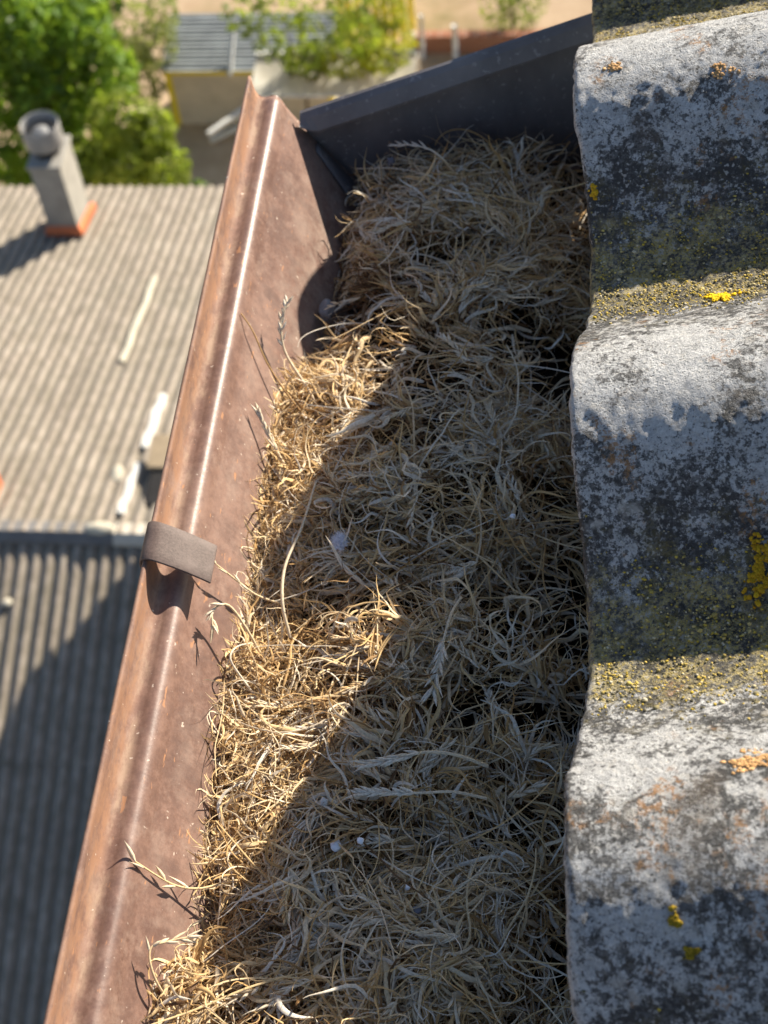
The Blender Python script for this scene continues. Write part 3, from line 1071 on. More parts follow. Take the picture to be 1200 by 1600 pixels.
    add(ribbons(np.column_stack([x, y, z]), np.repeat(bh, per) + rng.normal(0, 0.14, n), np.repeat(rng.normal(0.15, 0.12, nb), per) + rng.normal(0, 0.05, n),
                rng.uniform(0.014, 0.034, n), widths(n, 0.0009, 0.4), np.repeat(rng.normal(0, 1.0, nb), per) + rng.normal(0, 0.2, n),
                np.repeat(rng.normal(0, 0.8, nb), per), rng.normal(-0.35, 0.15, n), rng.uniform(-0.8, 0.8, n), rng.normal(0, 1.2, n),
                np.clip(np.repeat(rng.normal(0.66, 0.16, nb), per) + rng.normal(0, 0.08, n), 0, 1), K=12, wob=0.14, kink=0.3))
    # 7 flattened seed heads lying in the mat
    ns = 270
    sx, sy = sample_xy(ns, -0.1289, 0.0205, -0.0782, 0.4269)
    sh = flow(sx, sy) + rng.normal(0, 0.5, ns)
    HP, HD, HN, HL, HW, HT = [], [], [], [], [], []
    for k in range(ns):
        z0 = float(surf(np.array([sx[k]]), np.array([sy[k]]))[0]) + rng.uniform(0.0, 0.002)
        d = np.array([math.cos(sh[k]), math.sin(sh[k]), rng.normal(0.05, 0.1)])
        d /= np.linalg.norm(d)
        side = np.cross(d, (0, 0, 1.0))
        side /= np.linalg.norm(side)
        m = int(rng.integers(9, 17))
        ln = rng.uniform(0.012, 0.022)
        bend = rng.normal(0, 0.25)
        tn = np.clip(rng.normal(0.80, 0.12), 0, 1)
        for q in range(m):
            f = q / m
            p = np.array([sx[k], sy[k], z0]) + d * ln * f + side * bend * ln * f * f + np.array([0, 0, -0.002 * f * f])
            sgn = 1 if q % 2 else -1
            hd = d + side * (sgn * rng.uniform(0.15, 0.55) + bend * f * 2) + np.array([0, 0, rng.normal(0.05, 0.15)])
            HP.append(p)
            HD.append(hd / np.linalg.norm(hd))
            HN.append((0, 0, 1.0))
            HL.append(rng.uniform(0.0042, 0.0085) * (1 - 0.3 * f))
            HW.append(rng.uniform(0.0009, 0.0018))
            HT.append(np.clip(tn + rng.normal(0, 0.08), 0, 1))
    add(husks(np.array(HP), np.array(HD), np.array(HN), np.array(HL), np.array(HW), np.array(HT)))

    Vs, Fs, Ts, As = [], [], [], []
    off = 0
    for V, F, T, A in parts:
        Vs.append(V)
        Fs.append(F + off)
        Ts.append(T)
        As.append(A)
        off += len(V)
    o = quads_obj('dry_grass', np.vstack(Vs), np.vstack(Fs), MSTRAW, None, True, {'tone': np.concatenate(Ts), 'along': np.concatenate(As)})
    tag(o, 'tangled mat of dead straw coloured grass filling the gutter', 'dry grass', kind='stuff')


build_straw()


# ------------------------------------------------------------------ single stalks one can point at
def stalk(pts, label, ear=10, tone=0.62, w=0.0010, spread=0.5, hl=0.006, leaf=None):
    """a dry grass stalk: stem along pts (first = seed head end) with husks near the tip"""
    P = resample(pts, 6)
    org = P[-1].copy()
    root = empty('grass_stalk', tuple(org))
    tag(root, label, 'grass stalk', 'dry stalks poking out of the grass mat')
    loc = P - org
    Q = len(loc)
    T = np.gradient(loc, axis=0)
    T /= np.linalg.norm(T, axis=1, keepdims=True)
    V, F = [], []
    for i in range(Q):
        a = np.cross(T[i], (0, 0, 1.0))
        a /= np.linalg.norm(a) + 1e-9
        b = np.cross(a, T[i])
        rr = w * (0.32 + 0.25 * i / Q)
        for k in range(5):
            an = 2 * math.pi * k / 5
            V.append(loc[i] + (a * math.cos(an) + b * math.sin(an)) * rr)
    for i in range(Q - 1):
        for k in range(5):
            k2 = (k + 1) % 5
            F.append((i * 5 + k, i * 5 + k2, i * 5 + 5 + k2, i * 5 + 5 + k))
    V = np.array(V)
    quads_obj('stem', V, np.array(F), MSTRAW, root, True, {'tone': np.full(len(V), tone), 'along': np.full(len(V), 0.6)})
    if ear:
        HP, HD = [], []
        for q in range(ear):
            i = min(Q - 2, int(q / ear * Q * 0.5))
            a = np.cross(T[i], (0, 0, 1.0))
            a /= np.linalg.norm(a) + 1e-9
            sgn = 1 if q % 2 else -1
            d = -T[i] + a * sgn * spread * rng.uniform(0.4, 1.2) + np.array([0, 0, rng.uniform(-0.1, 0.35)])
            HP.append(loc[i])
            HD.append(d / np.linalg.norm(d))
        V, F, tt, al = husks(np.array(HP), np.array(HD), np.tile([0, 0, 1.0], (ear, 1)), rng.uniform(hl * 0.7, hl * 1.2, ear),
                             rng.uniform(0.0011, 0.0019, ear), np.clip(rng.normal(tone + 0.14, 0.06, ear), 0, 1))
        quads_obj('seed_head', V, F, MSTRAW, root, True, {'tone': tt, 'along': al})
    return root


def wz(x, d):
    return wall_z(x) + d


stalk([(-0.1591, 0.0075, -0.1017), (-0.1478, 0.0058, -0.1176), (-0.1388, 0.0075, -0.1253), (-0.1289, 0.0124, -0.1297), (-0.1157, 0.0196, -0.1385)],
      'thin pale stalk lying straight out across the brown metal, lower part of gutter', 5, 0.62, 0.0011, 0.55, 0.0085)
stalk([(-0.1363, -0.0178, -0.1099), (-0.1431, -0.0202, -0.1088), (-0.1489, -0.0238, -0.1077), (-0.1470, -0.0320, -0.1121), (-0.1406, -0.0398, -0.1231), (-0.1300, -0.0485, -0.1352)],
      'bent pale stalk with a small seed head, nearest the bottom of the gutter', 8, 0.66, 0.0011, 0.35, 0.006)
stalk([(-0.1385, 0.3083, -0.1077), (-0.1409, 0.2996, -0.1121), (-0.1388, 0.2886, -0.1220), (-0.1289, 0.2765, -0.1319), (-0.1179, 0.2622, -0.1407)],
      'short upright pale seed head at the far tip of the upper sunlit clump', 14, 0.80, 0.0016, 0.55, 0.0052)
stalk([(-0.1591, 0.2952, -0.1017), (-0.1530, 0.2886, -0.1077), (-0.1453, 0.2765, -0.1187), (-0.1344, 0.2655, -0.1308), (-0.1223, 0.2556, -0.1407)],
      'dark hooked bare stalk on the metal beside the upper sunlit clump', 0, 0.30, 0.0010)
stalk([(-0.1470, 0.1173, -0.1077), (-0.1478, 0.1250, -0.1066), (-0.1420, 0.1288, -0.1088), (-0.1344, 0.1228, -0.1187), (-0.1256, 0.1129, -0.1363)],
      'drooping looped seed head just below the metal strap', 10, 0.70, 0.0013, 0.35, 0.0065)
stalk([(-0.1327, 0.1189, -0.1231), (-0.1379, 0.1140, -0.1187), (-0.1394, 0.1074, -0.1176), (-0.1344, 0.1019, -0.1253), (-0.1256, 0.0953, -0.1374)],
      'small white arched bare stalk under the drooping looped seed head', 0, 0.92, 0.0011)
stalk([(-0.1492, 0.1469, -0.1045), (-0.1409, 0.1469, -0.1187), (-0.1344, 0.1464, -0.1275), (-0.1245, 0.1469, -0.1341), (-0.1135, 0.1491, -0.1385)],
      'pale stalk pointing at the free end of the metal strap', 4, 0.70, 0.0012, 0.2, 0.007)
stalk([(-0.1453, 0.2436, -0.1176), (-0.1409, 0.2370, -0.1231), (-0.1344, 0.2271, -0.1297), (-0.1267, 0.2172, -0.1352), (-0.1179, 0.2051, -0.1385)],
      'thick pale seed head leaning on the metal, left side of upper sunlit clump', 13, 0.76, 0.0016, 0.3, 0.0065)
stalk([(-0.1140, 0.2073, -0.1220), (-0.1173, 0.1799, -0.1204), (-0.1223, 0.1579, -0.1204), (-0.1217, 0.1403, -0.1237), (-0.1179, 0.1283, -0.1330)],
      'long pale stem running lengthwise along the grass edge beside the strap', 0, 0.82, 0.0017)
stalk([(-0.0784, 0.0487, -0.1204), (-0.0674, 0.0498, -0.1200), (-0.0542, 0.0503, -0.1204), (-0.0410, 0.0525, -0.1226), (-0.0279, 0.0536, -0.1297)],
      'feathery pale seed head lying across the middle, just above the white beads', 22, 0.88, 0.0012, 0.35, 0.0065)
stalk([(-0.0762, 0.0613, -0.1198), (-0.0652, 0.0640, -0.1187), (-0.0531, 0.0679, -0.1193), (-0.0410, 0.0690, -0.1226), (-0.0279, 0.0679, -0.1297)],
      'plump pale seed head above the feathery one in the middle', 18, 0.84, 0.0014, 0.3, 0.0075)
stalk([(-0.0520, 0.0997, -0.1231), (-0.0504, 0.1107, -0.1204), (-0.0487, 0.1228, -0.1193), (-0.0465, 0.1370, -0.1220), (-0.0432, 0.1502, -0.1297)],
      'wheat like pale ear pointing down the gutter in the shaded middle', 18, 0.84, 0.0013, 0.45, 0.009)
stalk([(-0.0970, 0.4544, -0.1297), (-0.0860, 0.4489, -0.1253), (-0.0740, 0.4434, -0.1253), (-0.0630, 0.4346, -0.1319), (-0.0542, 0.4225, -0.1429)],
      'sunlit pale seed head nearest the dark end plate', 14, 0.86, 0.0014, 0.3, 0.0065)


# ------------------------------------------------------------------ small debris
def lump(name, loc, r, mat, label, cat, group=None, squash=(1, 1, 1), seed=0, rough=0.25):
    bm = bmesh.new()
    bmesh.ops.create_icosphere(bm, subdivisions=3, radius=1.0)
    co = np.array([v.co[:] for v in bm.verts])
    d = 1 + (fbm(co * 1.7 + seed * 3.1 + 9, seed, 3) - 0.5) * 2 * rough
    for v, k in zip(bm.verts, d):
        v.co = Vector((v.co.x * squash[0], v.co.y * squash[1], v.co.z * squash[2])) * float(k) * r
    me = bpy.data.meshes.new(name)
    bm.to_mesh(me)
    bm.free()
    me.polygons.foreach_set('use_smooth', [True] * len(me.polygons))
    me.materials.append(mat)
    o = bpy.data.objects.new(name, me)
    o.location = loc
    COL.objects.link(o)
    tag(o, label, cat, group)
    return o


MBEAD = plain('white_foam', (0.80, 0.81, 0.84), 0.8, 500, 0.06)
MBEADG = plain('greyed_foam', (0.46, 0.46, 0.44), 0.85, 500, 0.15)
MSTONE = plain('grey_mortar_lump', (0.19, 0.19, 0.20), 0.9, 260, 0.3, bump=0.002)
MGRIT = plain('blue_grey_flake', (0.20, 0.21, 0.25), 0.8, 200, 0.3)


def on_grass(x, y, d=0.002):
    return (x, y, float(surf(np.array([x]), np.array([y]))[0]) + d)


lump('foam_bead', on_grass(-0.0866, 0.0289, 0.0076), 0.0019, MBEAD, 'larger of the two white foam beads side by side in the grass', 'foam bead', None, (1, 1.2, .9), 3, 0.55)
lump('foam_bead', on_grass(-0.0767, 0.0300, 0.0071), 0.0013, MBEAD, 'smaller of the two white foam beads side by side in the grass', 'foam bead', None, (1, 1.1, .9), 4, 0.55)
lump('foam_bead', on_grass(-0.0932, 0.0465, 0.0069), 0.0018, MBEADG, 'dull grey foam bead above the two white ones', 'foam bead', None, (1, 1, .9), 5, 0.55)
lump('foam_bead', on_grass(-0.0569, 0.0141, 0.0071), 0.0010, MBEAD, 'tiny bluish white bead right of the two white foam beads', 'foam bead', None, (1, 1.2, 1), 6, 0.55)
lump('pale_flake', on_grass(-0.0531, 0.0053, 0.0015), 0.0018, MGRIT, 'blue grey flake half buried below the tiny bead', 'flake', None, (1.2, .9, .5), 7)
lump('foam_bead', on_grass(-0.0218, 0.1919, 0.0066), 0.0012, MBEAD, 'tiny white bead in shaded grass near the middle crest of the roof', 'foam bead', None, (1, 1, .8), 8, 0.55)
lump('mortar_lump', (-0.1256, 0.3401, -0.1456), 0.0056, MSTONE, 'grey mortar lump resting against the front wall in the round shadow', 'stone', None, (.7, 1.25, .5), 9, 0.7)
lump('mortar_lump', (-0.1047, 0.4258, -0.1473), 0.0052, MSTONE, 'larger grey mortar lump in the dark corner by the end plate', 'stone', None, (1.0, .9, .7), 12, 0.7)
lump('pale_flake', (-0.0998, 0.4522, -0.1396), 0.0026, MGRIT, 'blue grey flake standing against the dark end plate', 'flake', None, (.9, .4, 1.2), 13, 0.8)
lump('lime_splash', (-0.1478, -0.0425, wall_z(-0.1478) + 0.0003), 0.0021, MMORTAR, 'cream splash stuck on the brown metal near the bottom', 'splash', None, (1, 1.3, .35), 14, 0.5)


def feather(loc, label):
    root = empty('down_feather', loc)
    tag(root, label, 'feather')
    n = 1500
    th = rng.uniform(0, 6.28, n)
    P0 = np.column_stack([rng.normal(0, 0.0012, n), rng.normal(0, 0.0017, n), rng.normal(0, 0.0006, n)])
    V, F, T, A = ribbons(P0, th, rng.normal(0.45, 0.5, n), rng.uniform(0.0010, 0.0040, n), np.full(n, 0.00017), rng.normal(0, 1.6, n),
                         rng.normal(0, 1, n), rng.normal(-0.6, 0.5, n), rng.uniform(-1, 1, n), rng.normal(0, 1, n), np.full(n, 1.0), K=6, wob=0.2, clamp=False)
    V[:, 1] -= 0.25 * np.abs(V[:, 1]) * 0
    M = Mat('white_down')
    M.color((0.82, 0.84, 0.90)).set(rough=0.9, spec=0.1)
    M.translucent((0.85, 0.87, 0.92), 0.3)
    quads_obj('barbs', V, F, M.m, root)
    tube('quill', [(0.0012, 0.0035, -0.0006), (0, 0, 0), (-0.0004, -0.0030, 0.0004)], [0.0002, 0.00025, 0.0001], M.m, root, 5)


feather(on_grass(-0.0998, 0.1749, 0.0068), 'fluffy white down feather lying on the grass right of the strap')

# ------------------------------------------------------------------ the neighbour's gabled shed roof below
RIDGE_Y, RIDGE_Z = 8.478, -12.0
LOWER_PITCH = 0.147
TF = math.tan(math.radians(13))
TN = math.tan(math.radians(17))


def corr_sheet(name, x0, x1, ya, yb, zfun, mat, parent, amp=0.020, lift=0.0):
    nx = int((x1 - x0) / LOWER_PITCH * 10) + 1
    xs = np.linspace(x0, x1, nx)
    ys = np.linspace(ya, yb, 4)
    X, Y = np.meshgrid(xs, ys)
    wv = np.cos(2 * np.pi * X / LOWER_PITCH)
    Z = zfun(Y) + amp * wv + lift
    idx = np.arange(X.size).reshape(X.shape)
    F = np.stack([idx[:-1, :-1], idx[:-1, 1:], idx[1:, 1:], idx[1:, :-1]], -1).reshape(-1, 4)
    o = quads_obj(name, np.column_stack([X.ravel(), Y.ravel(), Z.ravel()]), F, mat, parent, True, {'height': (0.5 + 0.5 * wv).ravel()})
    so = o.modifiers.new('thickness', 'SOLIDIFY')
    so.thickness = 0.007
    so.offset = -1
    es = o.modifiers.new('split', 'EDGE_SPLIT')
    es.split_angle = math.radians(55)
    return o


def build_neighbour():
    root = empty('neighbour_shed', (0, 0, 0))
    tag(root, 'low building below with tan corrugated gable roof, left of gutter', 'building')
    XL, XR = -13.0, -3.05
    zf = lambda Y: RIDGE_Z - (Y - RIDGE_Y) * TF
    zn = lambda Y: RIDGE_Z - 0.085 - (RIDGE_Y - 0.05 - Y) * TN
    # far slope: overlapping courses of sheets
    ye = [8.478, 9.95, 11.55, 13.40, 15.76]
    xe = [-13.0, -10.52, -8.04, -5.56, XR]
    for k in range(4):
        for j in range(4):
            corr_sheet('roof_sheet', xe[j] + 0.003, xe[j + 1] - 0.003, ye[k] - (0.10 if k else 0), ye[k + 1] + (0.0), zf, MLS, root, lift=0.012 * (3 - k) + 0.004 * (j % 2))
    yn = [8.42, 6.30, 4.0, 1.6]
    for k in range(3):
        for j in range(4):
            corr_sheet('roof_sheet', xe[j] + 0.003, xe[j + 1] - 0.003, yn[k + 1] - (0.12 if k < 2 else 0), yn[k], zn, MLS, root, lift=0.012 * (2 - k) + 0.004 * (j % 2))
    # step wall and ridge capping
    box('step_wall', XL, XR, RIDGE_Y - 0.06, RIDGE_Y + 0.02, -12.9, RIDGE_Z - 0.06, MWALL, root)
    for j in range(14):
        a = XL + j * (XR - XL) / 14
        b = a + (XR - XL) / 14 - 0.006
        v = [(a, RIDGE_Y - 0.09, -12.07), (b, RIDGE_Y - 0.09, -12.07), (b, RIDGE_Y - 0.09, -12.03), (a, RIDGE_Y - 0.09, -12.03),
             (a, RIDGE_Y, -11.955), (b, RIDGE_Y, -11.955), (a, RIDGE_Y + 0.16, -11.99), (b, RIDGE_Y + 0.16, -11.99), (a, RIDGE_Y + 0.16, -12.03), (b, RIDGE_Y + 0.16, -12.03)]
        f = [(0, 1, 2, 3), (3, 2, 5, 4), (4, 5, 7, 6), (6, 7, 9, 8), (8, 9, 1, 0), (0, 3, 4, 6, 8), (1, 9, 7, 5, 2)]
        mesh_obj('ridge_cap', v, f, MZC if j % 3 else MMORTAR, root)
    lump_mats = MMORTAR
    # walls
    zlow = zf(15.6) - 0.1
    v = [(XL + .15, 1.9, GZ), (XR - .12, 1.9, GZ), (XR - .12, 15.5, GZ), (XL + .15, 15.5, GZ),
         (XL + .15, 1.9, zn(1.9) - .08), (XR - .12, 1.9, zn(1.9) - .08), (XR - .12, 15.5, zlow), (XL + .15, 15.5, zlow),
         (XL + .15, RIDGE_Y, -12.45), (XR - .12, RIDGE_Y, -12.45)]
    f = [(0, 1, 5, 4), (2, 3, 7, 6), (1, 2, 6, 9, 5), (3, 0, 4, 8, 7)]
    mesh_obj('wall', v, f, MWALL, root)
    # white sealing strips and mortar dabs along the sheet joints
    def strip(x, ya, yb, w, name='sealing_strip', m=MWHITE):
        V, F = [], []
        n = 7
        for i in range(n):
            y = ya + (yb - ya) * i / (n - 1)
            jj = 0.012 * math.sin(i * 2.1 + x * 5)
            for dx, dz in ((-w, 0.038), (-w * .6, 0.085), (w * .6, 0.085), (w, 0.038)):
                V.append((x + dx + jj, y, zf(y) + dz))
        for i in range(n - 1):
            for k in range(3):
                F.append((i * 4 + k, i * 4 + k + 1, i * 4 + 5 + k, i * 4 + 4 + k))
        F.append((0, 1, 2, 3))
        F.append(((n - 1) * 4 + 3, (n - 1) * 4 + 2, (n - 1) * 4 + 1, (n - 1) * 4))
        return mesh_obj(name, V, F, m, root)
    strip(-5.10, 11.47, 13.32, 0.038, m=MMORTAR2)
    strip(-4.455, 9.86, 10.83, 0.052)
    strip(-4.46, 8.77, 9.58, 0.052)
    o = lump('mortar_dab', (-4.65, 9.414, zf(9.414) + 0.05), 0.07, MMORTAR2, None, None, None, (1, 1.7, .5), 21)
    o.parent = root
    o = lump('mortar_dab', (-4.62, 8.53, RIDGE_Z + 0.05), 0.10, MMORTAR2, None, None, None, (1.6, .8, .5), 22)
    o.parent = root
    o = lump('mortar_dab', (-5.515, 7.762, zn(7.762) + 0.05), 0.05, MMORTAR2, None, None, None, (1, 1, .6), 23)
    o.parent = root
    return root, zf, zn


MZC = plain('grey_ridge_cap', (0.16, 0.155, 0.15), 0.7, 3, 0.2)
MMORTAR2 = plain('cream_mortar', (0.52, 0.48, 0.38), 0.9, 6, 0.15)
_, ZF, ZN = build_neighbour()


def build_chimney():
    x0, x1, y0, y1 = -6.82, -6.40, 14.42, 15.04
    zb = ZF(y0)
    root = empty('roof_chimney', ((x0 + x1) / 2, (y0 + y1) / 2, zb))
    tag(root, 'square grey chimney with orange base and round metal cowl on corrugated roof', 'chimney')

    def P(o):
        o.parent = root
        o.matrix_parent_inverse = Matrix.Translation(root.location).inverted()
        return o
    P(box('shaft', x0, x1, y0, y1, zb - 0.3, zb + 1.14, MCHIM, None, 0.015))
    # orange flashing: a skirt round the foot that follows the slope
    e = 0.045
    h = 0.15
    ring_lo, ring_hi = [], []
    for (x, y) in ((x0 - e, y0 - e), (x1 + e, y0 - e), (x1 + e, y1 + e * 2), (x0 - e, y1 + e * 2)):
        ring_lo.append((x, y, ZF(y) + 0.02))
    for (x, y) in ((x0 - .008, y0 - .008), (x1 + .008, y0 - .008), (x1 + .008, y1 + .008), (x0 - .008, y1 + .008)):
        ring_hi.append((x, y, ZF(y) + h + 0.02))
    ring_mid = [(x, y, z + h * 0.6) for (x, y, z) in ring_lo]
    v = ring_lo + ring_mid + ring_hi
    f = []
    for a in (0, 4):
        for k in range(4):
            f.append((a + k, a + (k + 1) % 4, a + 4 + (k + 1) % 4, a + 4 + k))
    P(mesh_obj('base_flashing', v, f, MORANGE))
    # corbel, neck and cowl
    P(box('corbel', x0 - .02, x1 + .02, y0 - .02, y1 + .02, zb + 1.14, zb + 1.20, MCHIM, None, 0.01))
    cx, cy = (x0 + x1) / 2 - 0.01, (y0 + y1) / 2
    P(tube('neck', [(cx, cy, zb + 1.20), (cx, cy, zb + 1.36)], [0.17, 0.17], MDARK, None, 24))
    # open drum with thickness
    n = 32
    V, F = [], []
    prof2 = [(0.247, 1.34), (0.255, 1.36), (0.255, 1.64), (0.248, 1.655), (0.238, 1.64), (0.236, 1.36)]
    for r, z in prof2:
        for k in range(n):
            an = 2 * math.pi * k / n
            V.append((cx + r * math.cos(an), cy + r * math.sin(an), zb + z))
    m = len(prof2)
    for j in range(m):
        for k in range(n):
            F.append((j * n + k, j * n + (k + 1) % n, ((j + 1) % m) * n + (k + 1) % n, ((j + 1) % m) * n + k))
    drum = P(mesh_obj('cowl', V, F, MZINC, None, True))
    V, F = [], []
    prof3 = [(0.001, 1.58), (0.08, 1.565), (0.14, 1.52), (0.165, 1.46), (0.16, 1.42), (0.14, 1.38)]
    for r, z in prof3:
        for k in range(n):
            an = 2 * math.pi * k / n
            V.append((cx + r * math.cos(an), cy + r * math.sin(an), zb + z))
    for j in range(len(prof3) - 1):
        for k in range(n):
            F.append((j * n + k, (j + 1) * n + k, (j + 1) * n + (k + 1) % n, j * n + (k + 1) % n))
    P(mesh_obj('inner_cap', V, F, MZINC, None, True))


build_chimney()


def build_small_stack():
    """low brick stack cut by the left picture edge"""
    x0, x1, y0, y1 = -6.25, -5.87, 8.88, 9.20
    zb = ZF(9.2)
    root = empty('brick_stack', ((x0 + x1) / 2, (y0 + y1) / 2, zb))
    tag(root, 'low orange brick stack on the corrugated roof at the left edge', 'chimney')
    for k in range(4):
        dz = 0.075 * k
        o = box('brick', x0, x1, y0, y1, zb + dz - (0.1 if k == 0 else 0), zb + dz + 0.066, MORANGE, None, 0.008)
        o.parent = root
        o.matrix_parent_inverse = Matrix.Translation(root.location).inverted()
        o.rotation_euler.z = 0.0
    return root


build_small_stack()


MTAN = plain('tan_lid', (0.30, 0.235, 0.155), 0.85, 5, 0.2)


def build_skylight():
    root = empty('roof_hatch', (-4.0, 9.4, ZF(9.4)))
    tag(root, 'low roof hatch with tan lid beside the white sealing strips', 'roof hatch')
    def P(o):
        o.parent = root
        o.matrix_parent_inverse = Matrix.Translation(root.location).inverted()
    P(box('kerb', -4.26, -3.55, 8.90, 9.78, ZF(9.78) - .05, ZF(9.78) + .24, MDARK))
    P(box('lid', -4.30, -3.50, 9.40, 9.86, ZF(9.78) + .242, ZF(9.78) + .285, MTAN, None, 0.01))
    P(box('pane', -4.23, -3.58, 8.93, 9.38, ZF(9.78) + .242, ZF(9.78) + .252, MDARK))


build_skylight()


MFELT = plain('gravelled_felt', (0.15, 0.145, 0.14), 0.95, 14, 0.35)


def build_wing():
    """taller wing under our gutter; it throws the broad shadow over the near slope"""
    root = empty('lower_wing', (0, 0, GZ))
    tag(root, 'flat roofed pale wing of our building below the gutter', 'building')
    inv = Matrix.Translation((0, 0, GZ)).inverted()

    def P(o):
        o.parent = root
        o.matrix_parent_inverse = inv
        return o
    P(box('wall', -1.95, 4.0, 0.8, 11.45, GZ, -9.5, MWALL))
    P(box('parapet', -2.0, 4.05, 0.75, 11.5, -9.5, -9.36, MFELT))
    for k in range(3):
        for j in range(2):
            y = 2.2 + 2.6 * k
            z = -11.6 - 3 * j
            w = P(box('window', -1.98, -1.94, y, y + 1.0, z, z + 1.3, MDARK))
            fr = box('sill', -2.05, -1.982, y - .06, y + 1.06, z - .08, z - .002, MMORTAR)
            fr.parent = w
            fr.matrix_parent_inverse = inv


build_wing()


# ------------------------------------------------------------------ yard: shed, canopy, walls, posts
K = 1.115


def at(x, y, z):
    """place given for a ground at -17 moved out to the real ground"""
    return (-0.0071 + (x + 0.0071) * K, -0.2108 + (y + 0.2108) * K, 0.4272 + (z - 0.4272) * K)


def build_shed():
    MY = plain('yellow_trim', (0.75, 0.60, 0.02), 0.6, 5, 0.12)
    MGW = plain('grey_boarding', (0.52, 0.46, 0.36), 0.85, 3, 0.12)
    MSL = plain('slate_grey', (0.30, 0.325, 0.33), 0.6, 3, 0.2)
    MSL2 = plain('slate_dark', (0.19, 0.21, 0.215), 0.6, 3, 0.2)
    xl, yb, _ = at(-6.85, 21.172, -17)
    xr, _, _ = at(-3.95, 21.172, -17)
    zt = at(-6.85, 21.172, -15.79)[2]
    D = 1.15
    zr = zt + 0.34
    root = empty('garden_shed', (xl, yb, GZ))
    tag(root, 'grey garden shed with yellow trim and grey slatted roof in the yard', 'shed')
    inv = Matrix.Translation(root.location).inverted()

    def P(o):
        o.parent = root
        o.matrix_parent_inverse = inv
        return o
    v = [(xl, yb, GZ), (xr, yb, GZ), (xr, yb + D, GZ), (xl, yb + D, GZ), (xl, yb, zt), (xr, yb, zt), (xr, yb + D, zr), (xl, yb + D, zr)]
    f = [(0, 1, 5, 4), (1, 2, 6, 5), (2, 3, 7, 6), (3, 0, 4, 7), (4, 5, 6, 7)]
    P(mesh_obj('wall', v, f, MGW))
    P(box('corner_trim', xl - .04, xl + .07, yb - .03, yb + .06, GZ, zt - .03, MY))
    P(box('corner_trim', xr - .07, xr + .04, yb - .03, yb + .06, GZ, zt - .03, MY))
    P(box('fascia', xl - .05, xr + .05, yb - .07, yb - .035, zt - .07, zt + .01, MY))
    n = 14
    for k in range(n):
        a, b = k / n, (k + 1) / n + 0.015
        ya, y2 = yb - .12 + (D + .2) * a, yb - .12 + (D + .2) * b
        za, z2 = zt + .02 + 0.36 * a, zt + .02 + 0.36 * b
        t = 0.03
        vv = [(xl - .06, ya, za + t), (xr + .06, ya, za + t), (xr + .06, y2, z2), (xl - .06, y2, z2),
              (xl - .06, ya, za + t + .012), (xr + .06, ya, za + t + .012), (xr + .06, y2, z2 + .012), (xl - .06, y2, z2 + .012)]
        P(mesh_obj('roof_slat', vv, [(0, 3, 2, 1), (4, 5, 6, 7), (0, 1, 5, 4), (1, 2, 6, 5), (2, 3, 7, 6), (3, 0, 4, 7)], MSL2 if k % 2 else MSL))


build_shed()


def build_canopy():
    M = Mat('milky_sheet')
    M.color(M.ramp(M.noise(2.5, 4), [(0.3, (0.50, 0.47, 0.38)), (0.7, (0.66, 0.64, 0.56))])).set(rough=0.45, spec=0.5)
    M.translucent((0.6, 0.58, 0.48), 0.35)
    a = at(-5.02, 19.55, -15.1)
    b = at(-2.3, 19.55, -15.1)
    xl, xr, y0, z0 = a[0], b[0], a[1], a[2]
    y1 = y0 + 1.05
    root = empty('canopy', (xl, y0, GZ))
    tag(root, 'milky plastic sheet canopy on thin white posts behind the gutter end', 'canopy')
    inv = Matrix.Translation(root.location).inverted()

    def P(o):
        o.parent = root
        o.matrix_parent_inverse = inv
        return o
    n, m = 16, 8
    V, F = [], []
    for j in range(m):
        for i in range(n):
            u, w = i / (n - 1), j / (m - 1)
            V.append((xl + (xr - xl) * u, y0 + (y1 - y0) * w, z0 + 0.12 * w - 0.07 * math.sin(u * math.pi * 4) ** 2 * math.sin(w * math.pi) + 0.02 * math.sin(u * 23 + w * 5)))
    for j in range(m - 1):
        for i in range(n - 1):
            F.append((j * n + i, j * n + i + 1, (j + 1) * n + i + 1, (j + 1) * n + i))
    P(mesh_obj('sheet', V, F, M.m, None, True))
    P(tube('rail', [(xl, y1, z0 + .14), ((xl + xr) / 2, y1 + .02, z0 + .15), (xr, y1, z0 + .14)], 0.05, MWHITE, None, 8))
    P(tube('rail', [(xl, y0, z0 + .0), (xr, y0, z0 + .0)], 0.02, MWHITE, None, 8))
    for x, y in ((xl, y0), (xr, y0), (xl, y1), (xr, y1)):
        P(tube('post', [(x, y, GZ), (x, y, z0 + (0.1 if y == y1 else 0))], 0.03, MWHITE, None, 8))


build_canopy()


def beam(p, q, w, label, name='timber_beam'):
    p, q = Vector(p), Vector(q)
    d = (q - p)
    L = d.length
    v, f = box_vf(0, L, -w / 2, w / 2, -w / 2, w / 2)
    o = mesh_obj(name, v, f, MWHITE)
    o.location = p
    o.rotation_euler = d.to_track_quat('X', 'Z').to_euler()
    m = o.modifiers.new('bevel', 'BEVEL')
    m.width = w * 0.08
    tag(o, label, 'beam')
    return o


beam(at(-6.0, 20.05, -16.3), at(-5.35, 20.7, -16.2), 0.10, 'white beam slanting out in front of the grey shed wall')
beam(at(-6.15, 20.6, -16.9), at(-5.4, 20.9, -16.7), 0.08, 'short white beam lower down in the shade by the shed')
beam(at(-5.68, 21.0, -15.8), at(-5.62, 21.75, -15.2), 0.075, 'white pole leaning up over the shed roof')


